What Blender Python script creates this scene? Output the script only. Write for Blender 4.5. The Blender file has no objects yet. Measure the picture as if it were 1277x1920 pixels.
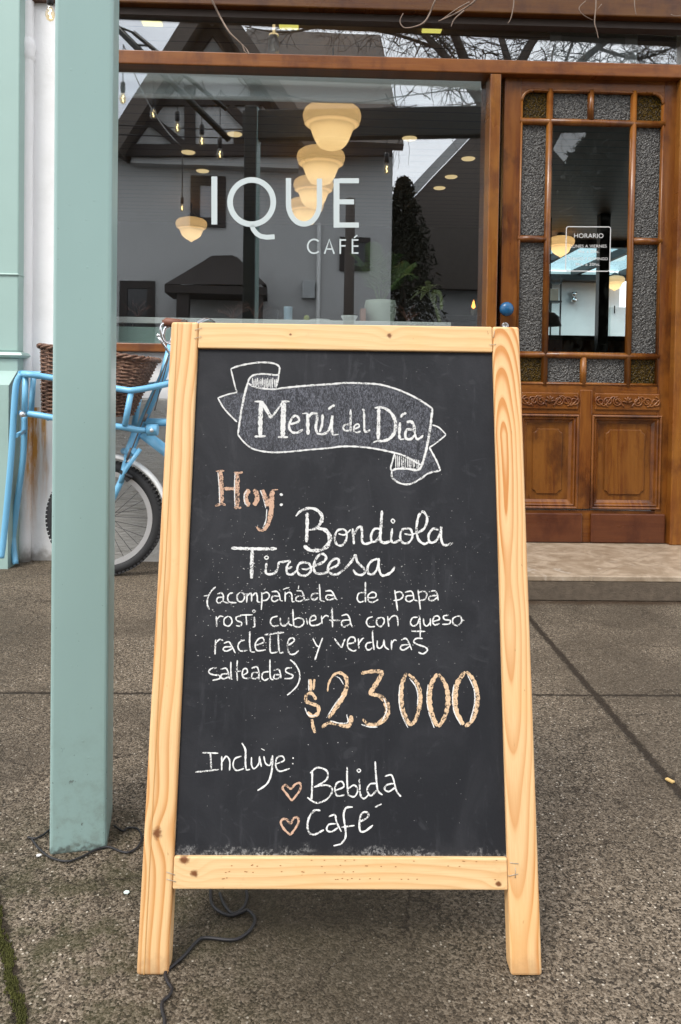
import bpy, math, random
from mathutils import Vector, Matrix
from mathutils.geometry import tessellate_polygon
random.seed(7)
C = bpy.context.scene.collection
RAD = math.radians

# ------------------------------------------------------------------ camera
F, CX, CY, HC = 1440.0, 638.5, 754.0, 0.816          # focal length and principal point in photo pixels, eye height in metres
YAW, PITCH, ROLL = 0.0274, 0.02243, 0.01505
_cy, _sy, _cp, _sp = math.cos(YAW), math.sin(YAW), math.cos(PITCH), math.sin(PITCH)
FW = Vector((_sy*_cp, _cy*_cp, -_sp)); _r = Vector((_cy, -_sy, 0)); _u = _r.cross(FW)
RT = math.cos(ROLL)*_r + math.sin(ROLL)*_u
UP = -math.sin(ROLL)*_r + math.cos(ROLL)*_u
EYE = Vector((0, 0, HC))
cam = bpy.data.cameras.new('camera'); camo = bpy.data.objects.new('camera', cam); C.objects.link(camo)
camo.matrix_world = Matrix(((RT.x, UP.x, -FW.x, 0), (RT.y, UP.y, -FW.y, 0), (RT.z, UP.z, -FW.z, HC), (0, 0, 0, 1)))
cam.sensor_fit = 'AUTO'; cam.sensor_width = 36; cam.lens = F/1920*36
cam.shift_y = -(960-CY)/1920
cam.clip_start = 0.05; cam.clip_end = 500
bpy.context.scene.camera = camo

# ------------------------------------------------------------------ light
SUN_EL, SUN_AZ = RAD(52), math.atan2(-0.75, -1.0)     # behind the camera, from the left
w = bpy.data.worlds.new('World'); bpy.context.scene.world = w; w.use_nodes = True
nt = w.node_tree; nt.nodes.clear()
def _wn(t): return nt.nodes.new(t)
sky = _wn('ShaderNodeTexSky'); sky.sky_type = 'NISHITA'; sky.sun_disc = False
sky.sun_elevation = SUN_EL; sky.sun_rotation = SUN_AZ
hs = _wn('ShaderNodeHueSaturation'); hs.inputs['Saturation'].default_value = 0.25
tc = _wn('ShaderNodeTexCoord'); mp = _wn('ShaderNodeMapping'); mp.inputs['Scale'].default_value = (1.6, 1.6, 4.0)
cn = _wn('ShaderNodeTexNoise'); cn.inputs['Scale'].default_value = 1.7; cn.inputs['Detail'].default_value = 6
cr = _wn('ShaderNodeValToRGB'); cr.color_ramp.elements[0].position = 0.36; cr.color_ramp.elements[1].position = 0.66
cr.color_ramp.elements[0].color = (8.0, 8.4, 9.3, 1); cr.color_ramp.elements[1].color = (15.5, 15.6, 15.9, 1)
mx = _wn('ShaderNodeMix'); mx.data_type = 'RGBA'; mx.inputs['Factor'].default_value = 0.85
bg = _wn('ShaderNodeBackground'); bg.inputs['Strength'].default_value = 0.1
wo = _wn('ShaderNodeOutputWorld')
L = nt.links.new
L(tc.outputs['Generated'], mp.inputs['Vector']); L(mp.outputs[0], cn.inputs['Vector']); L(cn.outputs['Fac'], cr.inputs[0])
L(sky.outputs[0], hs.inputs['Color']); L(hs.outputs[0], mx.inputs['A']); L(cr.outputs[0], mx.inputs['B'])
L(mx.outputs['Result'], bg.inputs['Color']); L(bg.outputs[0], wo.inputs['Surface'])
sun = bpy.data.lights.new('sun', 'SUN'); sun.energy = 1.5; sun.angle = RAD(18); sun.color = (1.0, 0.95, 0.88)
suno = bpy.data.objects.new('sun', sun); C.objects.link(suno)
_sd = Vector((math.cos(SUN_EL)*math.sin(SUN_AZ), math.cos(SUN_EL)*math.cos(SUN_AZ), math.sin(SUN_EL)))
suno.rotation_euler = _sd.to_track_quat('Z', 'Y').to_euler()
suno.location = (-4, -6, 8)
sc = bpy.context.scene
sc.view_settings.view_transform = 'Standard'; sc.view_settings.look = 'None'
sc.view_settings.exposure = 1.0; sc.view_settings.gamma = 1.0
sc.cycles.use_denoising = True
sc.cycles.max_bounces = 10; sc.cycles.transparent_max_bounces = 24; sc.cycles.caustics_reflective = False; sc.cycles.caustics_refractive = False
sc.cycles.sample_clamp_indirect = 4.0

# ------------------------------------------------------------------ measuring helpers (photo pixel -> point on a real plane)
def ray(px, py): return FW + RT*((px-CX)/F) - UP*((py-CY)/F)
def at(px, py, Y):
    d = ray(px, py); return EYE + d*(Y/d.y)
def ong(px, py, Z=0.0):
    d = ray(px, py); return EYE + d*((Z-HC)/d.z)
GY = 3.56                                             # plane of the shop glass
GA = RAD(1.35)                                        # the panes stand very slightly askew to the wall
GN = Vector((math.sin(GA), -math.cos(GA), 0)); GP = Vector((0, GY, 0))
def mir(px, py, Y):
    """point on the plane y = Y in front of the shop that the glass mirrors to this pixel"""
    d = ray(px, py); t = (GP-EYE).dot(GN)/d.dot(GN); p = EYE + d*t
    d2 = d - 2*d.dot(GN)*GN
    return p + d2*((Y-p.y)/d2.y)

# ------------------------------------------------------------------ object helpers
def tag(o, label=None, cat=None, group=None, kind=None):
    if label: o['label'] = label
    if cat: o['category'] = cat
    if group: o['group'] = group
    if kind: o['kind'] = kind
    return o
def empty(name, loc=(0, 0, 0), label=None, cat=None, group=None):
    o = bpy.data.objects.new(name, None); C.objects.link(o); o.location = loc; o.empty_display_size = 0.1
    return tag(o, label, cat, group)
class MB:
    def __init__(s): s.v = []; s.f = []; s.sm = []
    def quad(s, a, b, c, d): s.poly([a, b, c, d])
    def poly(s, pts, smooth=False):
        n = len(s.v); s.v += [tuple(p) for p in pts]; s.f.append(tuple(range(n, n+len(pts)))); s.sm.append(smooth)
    def box(s, x0, x1, y0, y1, z0, z1, M=None):
        n = len(s.v)
        P = [(x0,y0,z0),(x1,y0,z0),(x1,y1,z0),(x0,y1,z0),(x0,y0,z1),(x1,y0,z1),(x1,y1,z1),(x0,y1,z1)]
        if M is not None: P = [tuple(M @ Vector(p)) for p in P]
        s.v += P
        for f in ((0,3,2,1),(4,5,6,7),(0,1,5,4),(1,2,6,5),(2,3,7,6),(3,0,4,7)): s.f.append(tuple(n+i for i in f)); s.sm.append(False)
        return s
    def tube(s, pts, r, seg=8, closed=False, flat=None):
        pts = [Vector(p) for p in pts]; m = len(pts)
        if m < 2: return s
        rr = list(r) if isinstance(r, (list, tuple)) else [r]*m
        n0 = len(s.v); t0 = (pts[1]-pts[0]).normalized()
        ref = Vector((0, 0, 1)) if abs(t0.z) < 0.9 else Vector((1, 0, 0))
        nrm = t0.cross(ref).normalized()
        for i in range(m):
            if closed: t = (pts[(i+1) % m]-pts[i-1])
            else: t = pts[min(i+1, m-1)]-pts[max(i-1, 0)]
            if t.length < 1e-9: t = t0.copy()
            t.normalize()
            nrm = nrm - t*nrm.dot(t)
            if nrm.length < 1e-6: nrm = t.orthogonal()
            nrm.normalize(); b = t.cross(nrm)
            for k in range(seg):
                a = 2*math.pi*k/seg
                s.v.append(tuple(pts[i] + (nrm*math.cos(a) + b*math.sin(a))*rr[i]))
        for i in range(m if closed else m-1):
            j = (i+1) % m
            for k in range(seg):
                k2 = (k+1) % seg
                s.f.append((n0+i*seg+k, n0+i*seg+k2, n0+j*seg+k2, n0+j*seg+k)); s.sm.append(True)
        if not closed:
            s.f.append(tuple(n0+k for k in range(seg))[::-1]); s.sm.append(False)
            s.f.append(tuple(n0+(m-1)*seg+k for k in range(seg))); s.sm.append(False)
        return s
    def lathe(s, prof, c=(0, 0, 0), seg=32, axis='z'):
        n0 = len(s.v); c = Vector(c)
        for r, z in prof:
            for k in range(seg):
                a = 2*math.pi*k/seg; x, y = r*math.cos(a), r*math.sin(a)
                p = {'z': (x, y, z), 'y': (x, z, y), 'x': (z, x, y)}[axis]
                s.v.append(tuple(c+Vector(p)))
        for i in range(len(prof)-1):
            for k in range(seg):
                k2 = (k+1) % seg
                s.f.append((n0+i*seg+k, n0+i*seg+k2, n0+(i+1)*seg+k2, n0+(i+1)*seg+k)); s.sm.append(True)
        return s
    def prism(s, poly, fn, d):
        """poly in 2D, fn(u, v, depth) -> 3D; a slab of thickness d"""
        n0 = len(s.v); m = len(poly)
        for k in (0, d):
            for (u, v) in poly: s.v.append(tuple(fn(u, v, k)))
        tri = tessellate_polygon([[Vector((u, v, 0)) for u, v in poly]])
        for t in tri:
            s.f.append((n0+t[0], n0+t[1], n0+t[2])); s.sm.append(False)
            s.f.append((n0+m+t[2], n0+m+t[1], n0+m+t[0])); s.sm.append(False)
        for i in range(m):
            j = (i+1) % m
            s.f.append((n0+i, n0+j, n0+m+j, n0+m+i)); s.sm.append(False)
        return s
    def build(s, name, mat, parent=None, bev=0, seg=2, fix=True):
        me = bpy.data.meshes.new(name); me.from_pydata(s.v, [], s.f)
        me.polygons.foreach_set('use_smooth', s.sm)
        if fix:
            import bmesh
            b = bmesh.new(); b.from_mesh(me); bmesh.ops.recalc_face_normals(b, faces=b.faces); b.to_mesh(me); b.free()
        me.update()
        o = bpy.data.objects.new(name, me); C.objects.link(o)
        if mat: me.materials.append(mat)
        if parent is not None:
            o.parent = parent
            if parent.type == 'EMPTY' and not parent.get('local'):
                o.matrix_parent_inverse = Matrix.Translation(-Vector(parent.location))
        if bev:
            m = o.modifiers.new('bevel', 'BEVEL'); m.width = bev; m.segments = seg; m.limit_method = 'ANGLE'; m.angle_limit = RAD(40)
            m.harden_normals = False
        return o
def spline(pts, n=6, closed=False):
    P = [Vector(p) for p in pts]; m = len(P); out = []
    if m < 3: return P if m < 2 else [P[0].lerp(P[1], i/4) for i in range(5)]
    for i in range(m if closed else m-1):
        if closed: a, b, c, d = P[i-1], P[i], P[(i+1) % m], P[(i+2) % m]
        else: a, b, c, d = P[max(i-1, 0)], P[i], P[i+1], P[min(i+2, m-1)]
        for k in range(n):
            t = k/n
            out.append(0.5*((2*b)+(c-a)*t+(2*a-5*b+4*c-d)*t*t+(3*b-a-3*c+d)*t**3))
    if not closed: out.append(P[-1])
    return out

# ------------------------------------------------------------------ materials
class N:
    """tiny node-tree writer"""
    def __init__(s, name):
        s.m = bpy.data.materials.new(name); s.m.use_nodes = True; s.t = s.m.node_tree; s.t.nodes.clear()
        s.out = s.t.nodes.new('ShaderNodeOutputMaterial'); s._tc = None
    def set(s, sock, v):
        if isinstance(v, bpy.types.NodeSocket): s.t.links.new(v, sock)
        elif isinstance(v, (tuple, list)) and len(v) == 3 and sock.type == 'RGBA': sock.default_value = (*v, 1)
        else: sock.default_value = v
    def node(s, t, props=None, **inp):
        n = s.t.nodes.new('ShaderNode'+t)
        for k, v in (props or {}).items(): setattr(n, k, v)
        for k, v in inp.items(): s.set(n.inputs[int(k[1:])] if k[0] == '_' else n.inputs[k.replace('_', ' ')], v)
        return n
    def co(s):
        if s._tc is None: s._tc = s.node('TexCoord').outputs['Object']
        return s._tc
    def xyz(s, v=None):
        n = s.node('SeparateXYZ', _0=v or s.co()); return n.outputs[0], n.outputs[1], n.outputs[2]
    def vec(s, x, y, z): return s.node('CombineXYZ', _0=x, _1=y, _2=z).outputs[0]
    def math(s, op, a, b=0.0, c=0.0, clamp=False): return s.node('Math', dict(operation=op, use_clamp=clamp), _0=a, _1=b, _2=c).outputs[0]
    def scale(s, sc, v=None): return s.node('Mapping', Vector=v or s.co(), Scale=sc).outputs[0]
    def noise(s, sc, detail=3, rough=0.5, v=None, dist=0.0, color=False):
        n = s.node('TexNoise', Vector=v or s.co(), Scale=sc, Detail=detail, Roughness=rough, Distortion=dist)
        return n.outputs['Color' if color else 'Fac']
    def voro(s, sc, v=None, feat='F1', out='Distance', rnd=1.0):
        return s.node('TexVoronoi', dict(feature=feat), Vector=v or s.co(), Scale=sc, Randomness=rnd).outputs[out]
    def ramp(s, f, *stops, interp='LINEAR'):
        n = s.node('ValToRGB', _0=f); e = n.color_ramp.elements; n.color_ramp.interpolation = interp
        while len(e) < len(stops): e.new(0.5)
        for el, (p, c) in zip(e, stops):
            el.position = p; el.color = (*c, 1) if isinstance(c, (tuple, list)) else (c, c, c, 1)
        return n.outputs[0]
    def mix(s, f, a, b, blend='MIX'):
        n = s.node('Mix', dict(data_type='RGBA', blend_type=blend))
        s.set(n.inputs['Factor'], f); s.set(n.inputs['A'], a); s.set(n.inputs['B'], b); return n.outputs['Result']
    def bump(s, h, st=0.3, d=0.01, nrm=None):
        n = s.node('Bump', Strength=st, Distance=d, Height=h)
        if nrm is not None: s.set(n.inputs['Normal'], nrm)
        return n.outputs[0]
    def pbr(s, col, rough=0.6, nrm=None, **k):
        n = s.node('BsdfPrincipled'); s.set(n.inputs['Base Color'], col); s.set(n.inputs['Roughness'], rough)
        if nrm is not None: s.set(n.inputs['Normal'], nrm)
        for a, v in k.items(): s.set(n.inputs[a.replace('_', ' ')], v)
        s.t.links.new(n.outputs[0], s.out.inputs[0]); return s.m
    def surf(s, sh): s.t.links.new(sh, s.out.inputs[0]); return s.m
    def smooth(s, x, a, b):
        return s.node('MapRange', dict(interpolation_type='SMOOTHSTEP'), Value=x, _1=a, _2=b, _3=0.0, _4=1.0).outputs[0]

def plain(name, col, rough=0.6, metal=0.0, nsc=12, var=0.12, bump=0.0, bsc=60, spec=0.5):
    n = N(name); f = n.noise(nsc, 4)
    c = n.mix(f, tuple(x*(1-var) for x in col), tuple(min(1, x*(1+var)) for x in col))
    nr = n.bump(n.noise(bsc, 4), bump, 0.004) if bump else None
    rg = n.math('MULTIPLY_ADD', n.noise(nsc*3, 3), 0.25*rough, rough*0.87)
    return n.pbr(c, rg, nr, Metallic=metal, Specular_IOR_Level=spec)

def pine(name, along='z', u0=0.02, d0=0.03, tilt=0.02, freq=105, wob=0.012, seed=0.0, knots=(), early=(0.69, 0.465, 0.238), late=(0.50, 0.235, 0.075), vs=1.0, amt=1.0, swirl=None):
    n = N(name); x, y, z = n.xyz()
    u, v = (x, z) if along == 'z' else (z, x)
    nv = n.vec(n.math('MULTIPLY', u, 6.0), seed, n.math('MULTIPLY', v, 3.2*vs))
    n1 = n.math('SUBTRACT', n.noise(1.0, 2, v=nv), 0.5)
    n2 = n.math('SUBTRACT', n.noise(1.0, 1, v=n.vec(seed+7.3, n.math('MULTIPLY', v, 4.6*vs), 0.0)), 0.5)
    a = n.math('ADD', n.math('SUBTRACT', u, u0), n.math('MULTIPLY', n1, wob))
    if swirl: dv0 = n.math('ADD', n.math('MAXIMUM', n.math('MULTIPLY', n.math('SUBTRACT', v, swirl[0]), swirl[1]), n.math('MULTIPLY', n.math('SUBTRACT', swirl[0], v), swirl[2])), d0)
    else: dv0 = n.math('MULTIPLY_ADD', v, tilt, d0)
    b = n.math('ADD', dv0, n.math('ADD', n.math('MULTIPLY', n2, wob*2.4), y))
    R = n.math('SQRT', n.math('ADD', n.math('MULTIPLY', a, a), n.math('MULTIPLY', b, b)))
    core = None
    for (ku, kv, kr) in knots:
        du = n.math('SUBTRACT', u, ku); dv = n.math('MULTIPLY', n.math('SUBTRACT', v, kv), 0.8)
        dd = n.math('SQRT', n.math('ADD', n.math('MULTIPLY', du, du), n.math('MULTIPLY', dv, dv)))
        g = n.math('POWER', 2.718, n.math('MULTIPLY', n.math('MULTIPLY', dd, dd), -1.0/(2.6*kr)**2))
        R = n.math('ADD', R, n.math('MULTIPLY', g, kr*1.5))
        dd2 = n.math('ADD', dd, n.math('MULTIPLY', n.math('SUBTRACT', n.noise(160, 3), 0.5), kr*1.0))
        k = n.math('SUBTRACT', 1.0, n.smooth(dd2, kr*0.25, kr*0.95))
        core = k if core is None else n.math('MAXIMUM', core, k)
    ph = n.math('FRACT', n.math('MULTIPLY', R, freq))
    ring = n.ramp(ph, (0.0, 0.25), (0.12, 0.0), (0.45, 0.12), (0.8, 0.75), (0.93, 1.0), (1.0, 0.3))
    patch = n.smooth(n.noise(1.0, 1, v=n.vec(n.math('MULTIPLY', u, 14.0), seed+3.1, n.math('MULTIPLY', v, 2.4))), 0.32, 0.62)
    ring = n.math('MULTIPLY', ring, n.math('MULTIPLY_ADD', patch, 0.6*amt, 0.4*amt))
    fib = n.noise(1.0, 3, v=n.vec(n.math('MULTIPLY', u, 900.0), n.math('MULTIPLY', y, 200.0), n.math('MULTIPLY', v, 22.0)))
    big = n.noise(7.0, 3)
    c = n.mix(ring, early, late)
    c = n.mix(n.math('MULTIPLY', n.smooth(fib, 0.35, 0.75), 0.30), c, (0.50, 0.27, 0.10))
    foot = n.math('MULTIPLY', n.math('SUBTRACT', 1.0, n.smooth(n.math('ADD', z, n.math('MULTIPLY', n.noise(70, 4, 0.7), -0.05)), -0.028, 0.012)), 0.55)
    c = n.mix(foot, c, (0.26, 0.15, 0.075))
    grub = n.smooth(n.noise(26, 5, 0.7), 0.58, 0.78)
    c = n.mix(n.math('MULTIPLY', grub, 0.30), c, (0.36, 0.20, 0.085))
    dent = n.smooth(n.noise(150, 2, 0.5, v=n.vec(n.math('MULTIPLY', x, 1.0), y, n.math('MULTIPLY', z, 0.45))), 0.73, 0.79)
    c = n.mix(n.math('MULTIPLY', dent, 0.5), c, (0.25, 0.12, 0.04))
    c = n.mix(n.math('MULTIPLY', n.smooth(big, 0.45, 0.75), 0.35), c, (0.72, 0.40, 0.14))
    if core is not None: c = n.mix(core, c, (0.16, 0.06, 0.02))
    h = n.math('ADD', n.math('ADD', n.math('MULTIPLY', fib, 0.6), n.math('MULTIPLY', ring, -0.5)), n.math('MULTIPLY', dent, -0.8))
    return n.pbr(c, n.math('MULTIPLY_ADD', fib, 0.2, 0.42), n.bump(h, 0.12, 0.002), Specular_IOR_Level=0.35)

def stained(name, along='z', base=(0.1103, 0.0275, 0.0041), light=(0.2257, 0.0792, 0.0110), dark=(0.0399, 0.0099, 0.0025), bias=0.5, seed=0.0):
    """old varnished door timber: streaks along the grain, worn light patches"""
    n = N(name); x, y, z = n.xyz()
    u, v = (x, z) if along == 'z' else (z, x)
    st = n.noise(1.0, 5, 0.6, v=n.vec(n.math('MULTIPLY', u, 42.0), seed, n.math('MULTIPLY', v, 3.0)), dist=0.8)
    pt = n.noise(1.0, 4, 0.55, v=n.vec(n.math('MULTIPLY', u, 9.0), seed+5, n.math('MULTIPLY', v, 2.6)))
    fib = n.noise(1.0, 3, v=n.vec(n.math('MULTIPLY', u, 500.0), n.math('MULTIPLY', y, 90.0), n.math('MULTIPLY', v, 14.0)))
    c = n.mix(n.smooth(st, 0.3, 0.72), base, light)
    c = n.mix(n.smooth(pt, 0.42+0.3*(bias-0.5), 0.72+0.3*(bias-0.5)), c, light)
    c = n.mix(n.math('MULTIPLY', n.smooth(n.noise(6.0, 5, 0.65, v=n.vec(x, seed+9, n.math('MULTIPLY', z, 0.6))), 0.46, 0.66), 0.85), c, dark)
    c = n.mix(n.math('MULTIPLY', fib, 0.3), c, dark)
    return n.pbr(c, n.math('MULTIPLY_ADD', pt, 0.25, 0.17), n.bump(n.math('ADD', fib, n.math('MULTIPLY', st, 2)), 0.12, 0.002), Specular_IOR_Level=0.45)

def glass_mat(name, gain=1.0, base=0.10, tint=(0.9, 0.93, 0.92), wob=0.0):
    n = N(name)
    nr = n.bump(n.noise(1.6, 2), wob, 0.02) if wob else None
    gl = n.node('BsdfGlossy', Color=(0.95, 0.97, 1.0), Roughness=0.0); tr = n.node('BsdfTransparent', Color=tint)
    if nr is not None: n.set(gl.inputs['Normal'], nr)
    ge = n.node('NewGeometry'); cs = n.math('ABSOLUTE', n.node('VectorMath', dict(operation='DOT_PRODUCT'), _0=ge.outputs['Normal'], _1=ge.outputs['Incoming']).outputs['Value'])
    f = n.math('MULTIPLY_ADD', n.math('POWER', n.math('SUBTRACT', 1.0, cs), 5.0), gain*0.9, base+0.04*gain, clamp=True)
    ms = n.node('MixShader', _0=f, _1=tr.outputs[0], _2=gl.outputs[0])
    return n.surf(ms.outputs[0])

def pebble(name, col, spark=1.0):
    n = N(name)
    v1 = n.voro(135, feat='SMOOTH_F1'); v2 = n.noise(300, 3)
    h = n.math('ADD', n.math('MULTIPLY', v1, 1.0), n.math('MULTIPLY', v2, 0.5))
    nr = n.bump(h, 1.0, 0.008)
    c = n.mix(n.smooth(v1, 0.15, 0.6), tuple(x*1.6 for x in col), tuple(x*0.5 for x in col))
    return n.pbr(c, 0.16, nr, Specular_IOR_Level=0.5*spark)

def chalk(name, col, cover=0.5, grain=620):
    n = N(name)
    g = n.noise(grain, 3, 0.7); g2 = n.noise(grain*0.16, 2)
    a = n.smooth(n.math('ADD', n.math('MULTIPLY', g, 0.62), n.math('MULTIPLY', g2, 0.38)), cover-0.14, cover+0.02)
    c = n.mix(n.noise(grain*1.6, 2), tuple(x*0.78 for x in col), col)
    d = n.node('BsdfDiffuse', Color=c, Roughness=0.9); tr = n.node('BsdfTransparent')
    return n.surf(n.node('MixShader', _0=a, _1=tr.outputs[0], _2=d.outputs[0]).outputs[0])

def emit(name, col, st):
    n = N(name); return n.surf(n.node('Emission', Color=col, Strength=st).outputs[0])

M = {}
LAMPS = 3.6
M['teal'] = plain('teal_paint', (0.30, 0.43, 0.392), 0.38, nsc=5, var=0.06, bump=0.08, bsc=45)
M['darkgreen'] = plain('dark_porch_green', (0.010, 0.013, 0.011), 0.5, var=0.2)
M['blue'] = plain('blue_paint', (0.17, 0.44, 0.66), 0.3, nsc=20, var=0.05)
M['chrome'] = plain('chrome', (0.75, 0.75, 0.76), 0.16, metal=1.0, var=0.05)
M['alu'] = plain('aluminium', (0.62, 0.62, 0.62), 0.35, metal=0.8, var=0.06)
M['spoke'] = plain('spoke_steel', (0.10, 0.10, 0.10), 0.4, metal=0.3, var=0.1)
M['cablegrey'] = plain('cable_grey', (0.10, 0.09, 0.085), 0.5)
M['staple'] = plain('dull_staple', (0.45, 0.40, 0.32), 0.5, metal=0.5)
M['rubber'] = plain('rubber', (0.016, 0.016, 0.017), 0.75, var=0.3)
M['black'] = plain('black_metal', (0.012, 0.012, 0.013), 0.5, var=0.2)
M['dark_wood'] = plain('dark_wood', (0.045, 0.03, 0.022), 0.6, var=0.3)
M['cord'] = plain('black_cord', (0.009, 0.0085, 0.010), 0.55, var=0.3)
M['grip'] = plain('brown_leather', (0.16, 0.055, 0.028), 0.55, var=0.2)
M['mudguard'] = plain('white_enamel', (0.72, 0.72, 0.70), 0.25, var=0.05)
M['interior'] = plain('interior_paint', (0.10, 0.095, 0.088), 0.8, nsc=3, var=0.2)
M['white_int'] = plain('white_interior_paint', (0.84, 0.85, 0.85), 0.7, nsc=4, var=0.05)
M['ceiling'] = plain('ceiling_paint', (0.055, 0.042, 0.034), 0.65, nsc=5, var=0.2)
M['pot'] = plain('glazed_pot', (0.46, 0.52, 0.45), 0.4, var=0.06)
M['leaf'] = plain('leaf', (0.07, 0.13, 0.035), 0.45, nsc=9, var=0.45)
M['leafdark'] = plain('dark_leaf', (0.050, 0.050, 0.034), 0.6, nsc=3, var=0.5)
M['bark'] = plain('bark', (0.075, 0.06, 0.05), 0.9, nsc=20, var=0.4, bump=0.5)
M['twig'] = plain('twig', (0.20, 0.145, 0.11), 0.8, nsc=60, var=0.35)
M['roof'] = plain('roof_shingle', (0.105, 0.088, 0.075), 0.85, nsc=9, var=0.35)
M['house'] = plain('house_render', (0.44, 0.44, 0.43), 0.9, nsc=1.2, var=0.07)
M['timber'] = plain('dark_timber', (0.035, 0.028, 0.025), 0.8, var=0.3)
M['vinyl'] = plain('white_vinyl', (0.50, 0.56, 0.56), 0.6, var=0.02)
M['blind'] = plain('blind_fabric', (0.84, 0.91, 0.93), 0.8, var=0.04)
M['glass'] = glass_mat('window_glass', 1.0, 0.165, wob=0.010)
M['glassdoor'] = glass_mat('door_glass', 0.9, 0.0)
M['peb'] = pebble('pebbled_glass', (0.070, 0.068, 0.063), 0.9)
M['amber'] = pebble('amber_glass', (0.045, 0.026, 0.002), 0.35)
M['stain'] = stained('door_timber', seed=1.0)
M['stain_h'] = stained('door_timber_crosswise', along='x', seed=4.0)
M['stain_red'] = stained('door_kickboard_timber', along='x', base=(0.0850, 0.0245, 0.0090), light=(0.1180, 0.0370, 0.0130), dark=(0.0540, 0.0135, 0.0058), seed=8.0)
M['panel'] = stained('door_panel_timber', base=(0.1021, 0.0254, 0.0038), light=(0.2090, 0.0792, 0.0115), dark=(0.0508, 0.0137, 0.0031), bias=0.4, seed=12.0)
M['frame'] = stained('window_frame_timber', base=(0.1724, 0.0530, 0.0082), light=(0.2694, 0.1068, 0.0158), dark=(0.0998, 0.0282, 0.0062), seed=15.0)
M['frame_h'] = stained('window_bar_timber', along='x', base=(0.1588, 0.0447, 0.0075), light=(0.2322, 0.0811, 0.0130), dark=(0.0998, 0.0282, 0.0062), seed=17.0)
M['beam'] = stained('lintel_timber', along='x', base=(0.0726, 0.0215, 0.0024), light=(0.1161, 0.0439, 0.0043), dark=(0.0454, 0.0124, 0.0021), seed=19.0)
M['chalkw'] = chalk('white_chalk', (0.80, 0.80, 0.785), 0.485, 430)
M['chalkp'] = chalk('peach_chalk', (0.66, 0.45, 0.325), 0.495, 360)
M['chalkt'] = chalk('tan_chalk', (0.74, 0.55, 0.36), 0.495, 360)
def smear_mat():
    n = N('smeared_chalk'); x, y, z = n.xyz()
    a = n.noise(1.0, 4, 0.75, v=n.vec(n.math('MULTIPLY', x, 210.0), 0.0, n.math('MULTIPLY', z, 95.0)), dist=2.6)
    b = n.noise(30, 3)
    f = n.math('MULTIPLY', n.smooth(a, 0.40, 0.58), n.math('MULTIPLY_ADD', b, 0.7, 0.5), clamp=True)
    d = n.node('BsdfDiffuse', Color=n.mix(n.noise(14, 2), (0.105, 0.108, 0.118, 1), (0.145, 0.150, 0.175, 1))); tr = n.node('BsdfTransparent')
    return n.surf(n.node('MixShader', _0=f, _1=tr.outputs[0], _2=d.outputs[0]).outputs[0])
M['smear'] = smear_mat()
M['dustm'] = chalk('chalk_dust', (0.55, 0.55, 0.54), 0.40, 900)

def wicker_mat():
    n = N('wicker'); x, y, z = n.xyz()
    f = n.noise(70, 3); c = n.mix(n.smooth(f, 0.3, 0.7), (0.075, 0.030, 0.017), (0.225, 0.125, 0.078))
    return n.pbr(c, 0.6, n.bump(n.noise(300, 2), 0.2, 0.002))
M['wicker'] = wicker_mat()

def wall_mat():
    n = N('white_render'); x, y, z = n.xyz()
    h = n.math('ADD', n.noise(26, 5, 0.6), n.math('MULTIPLY', n.noise(110, 3), 0.4))
    c = n.mix(n.smooth(n.noise(3.5, 5, 0.65), 0.45, 0.75), (0.80, 0.80, 0.80), (0.72, 0.72, 0.71))
    # rust run-off below the rack and damp at the foot
    sx = n.math('ADD', x, n.math('MULTIPLY', n.math('SUBTRACT', n.noise(1.0, 3, v=n.vec(n.math('MULTIPLY', x, 18.0), 0.0, n.math('MULTIPLY', z, 4.0))), 0.5), 0.05))
    def streak(cx, hw, ztop, zbot, s):
        a = n.math('SUBTRACT', 1.0, n.smooth(n.math('ABSOLUTE', n.math('SUBTRACT', sx, cx)), hw*0.25, hw))
        b = n.math('MULTIPLY', n.smooth(z, zbot, ztop), n.math('LESS_THAN', z, ztop+0.02))
        return n.math('MULTIPLY', n.math('MULTIPLY', a, b), s)
    p1 = at(63, 772, 3.5); p2 = at(83, 772, 3.5); zb = at(64, 1030, 3.5).z
    s = n.math('MAXIMUM', streak(p1.x, 0.034, p1.z, zb, 1.7), streak(p2.x, 0.022, p1.z, zb+0.14, 1.2))
    s = n.math('MULTIPLY', s, n.math('MULTIPLY_ADD', n.noise(1.0, 4, 0.7, v=n.vec(n.math('MULTIPLY', x, 120.0), 0.0, n.math('MULTIPLY', z, 9.0))), 2.6, -0.62), clamp=True)
    c = n.mix(s, c, (0.56, 0.27, 0.055))
    dz = n.math('ADD', z, n.math('MULTIPLY', n.noise(30, 4), -0.12))
    c = n.mix(n.math('MULTIPLY', n.math('SUBTRACT', 1.0, n.smooth(dz, -0.055, 0.02)), 0.75), c, (0.22, 0.2, 0.17))
    return n.pbr(c, 0.85, n.bump(h, 0.35, 0.006))
M['wall'] = wall_mat()

def plinth_mat():
    n = N('rough_cement'); x, y, z = n.xyz()
    st = n.noise(1.0, 5, 0.65, v=n.vec(n.math('MULTIPLY', x, 9.0), 0.0, n.math('MULTIPLY', z, 60.0)), dist=1.0)
    g = n.noise(120, 4, 0.7)
    c = n.mix(st, (0.36, 0.34, 0.30), (0.56, 0.545, 0.51)); c = n.mix(n.smooth(g, 0.62, 0.75), c, (0.25, 0.23, 0.2))
    return n.pbr(c, 0.9, n.bump(n.math('ADD', st, n.math('MULTIPLY', g, 0.5)), 0.8, 0.01))
M['plinth'] = plinth_mat()

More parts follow.
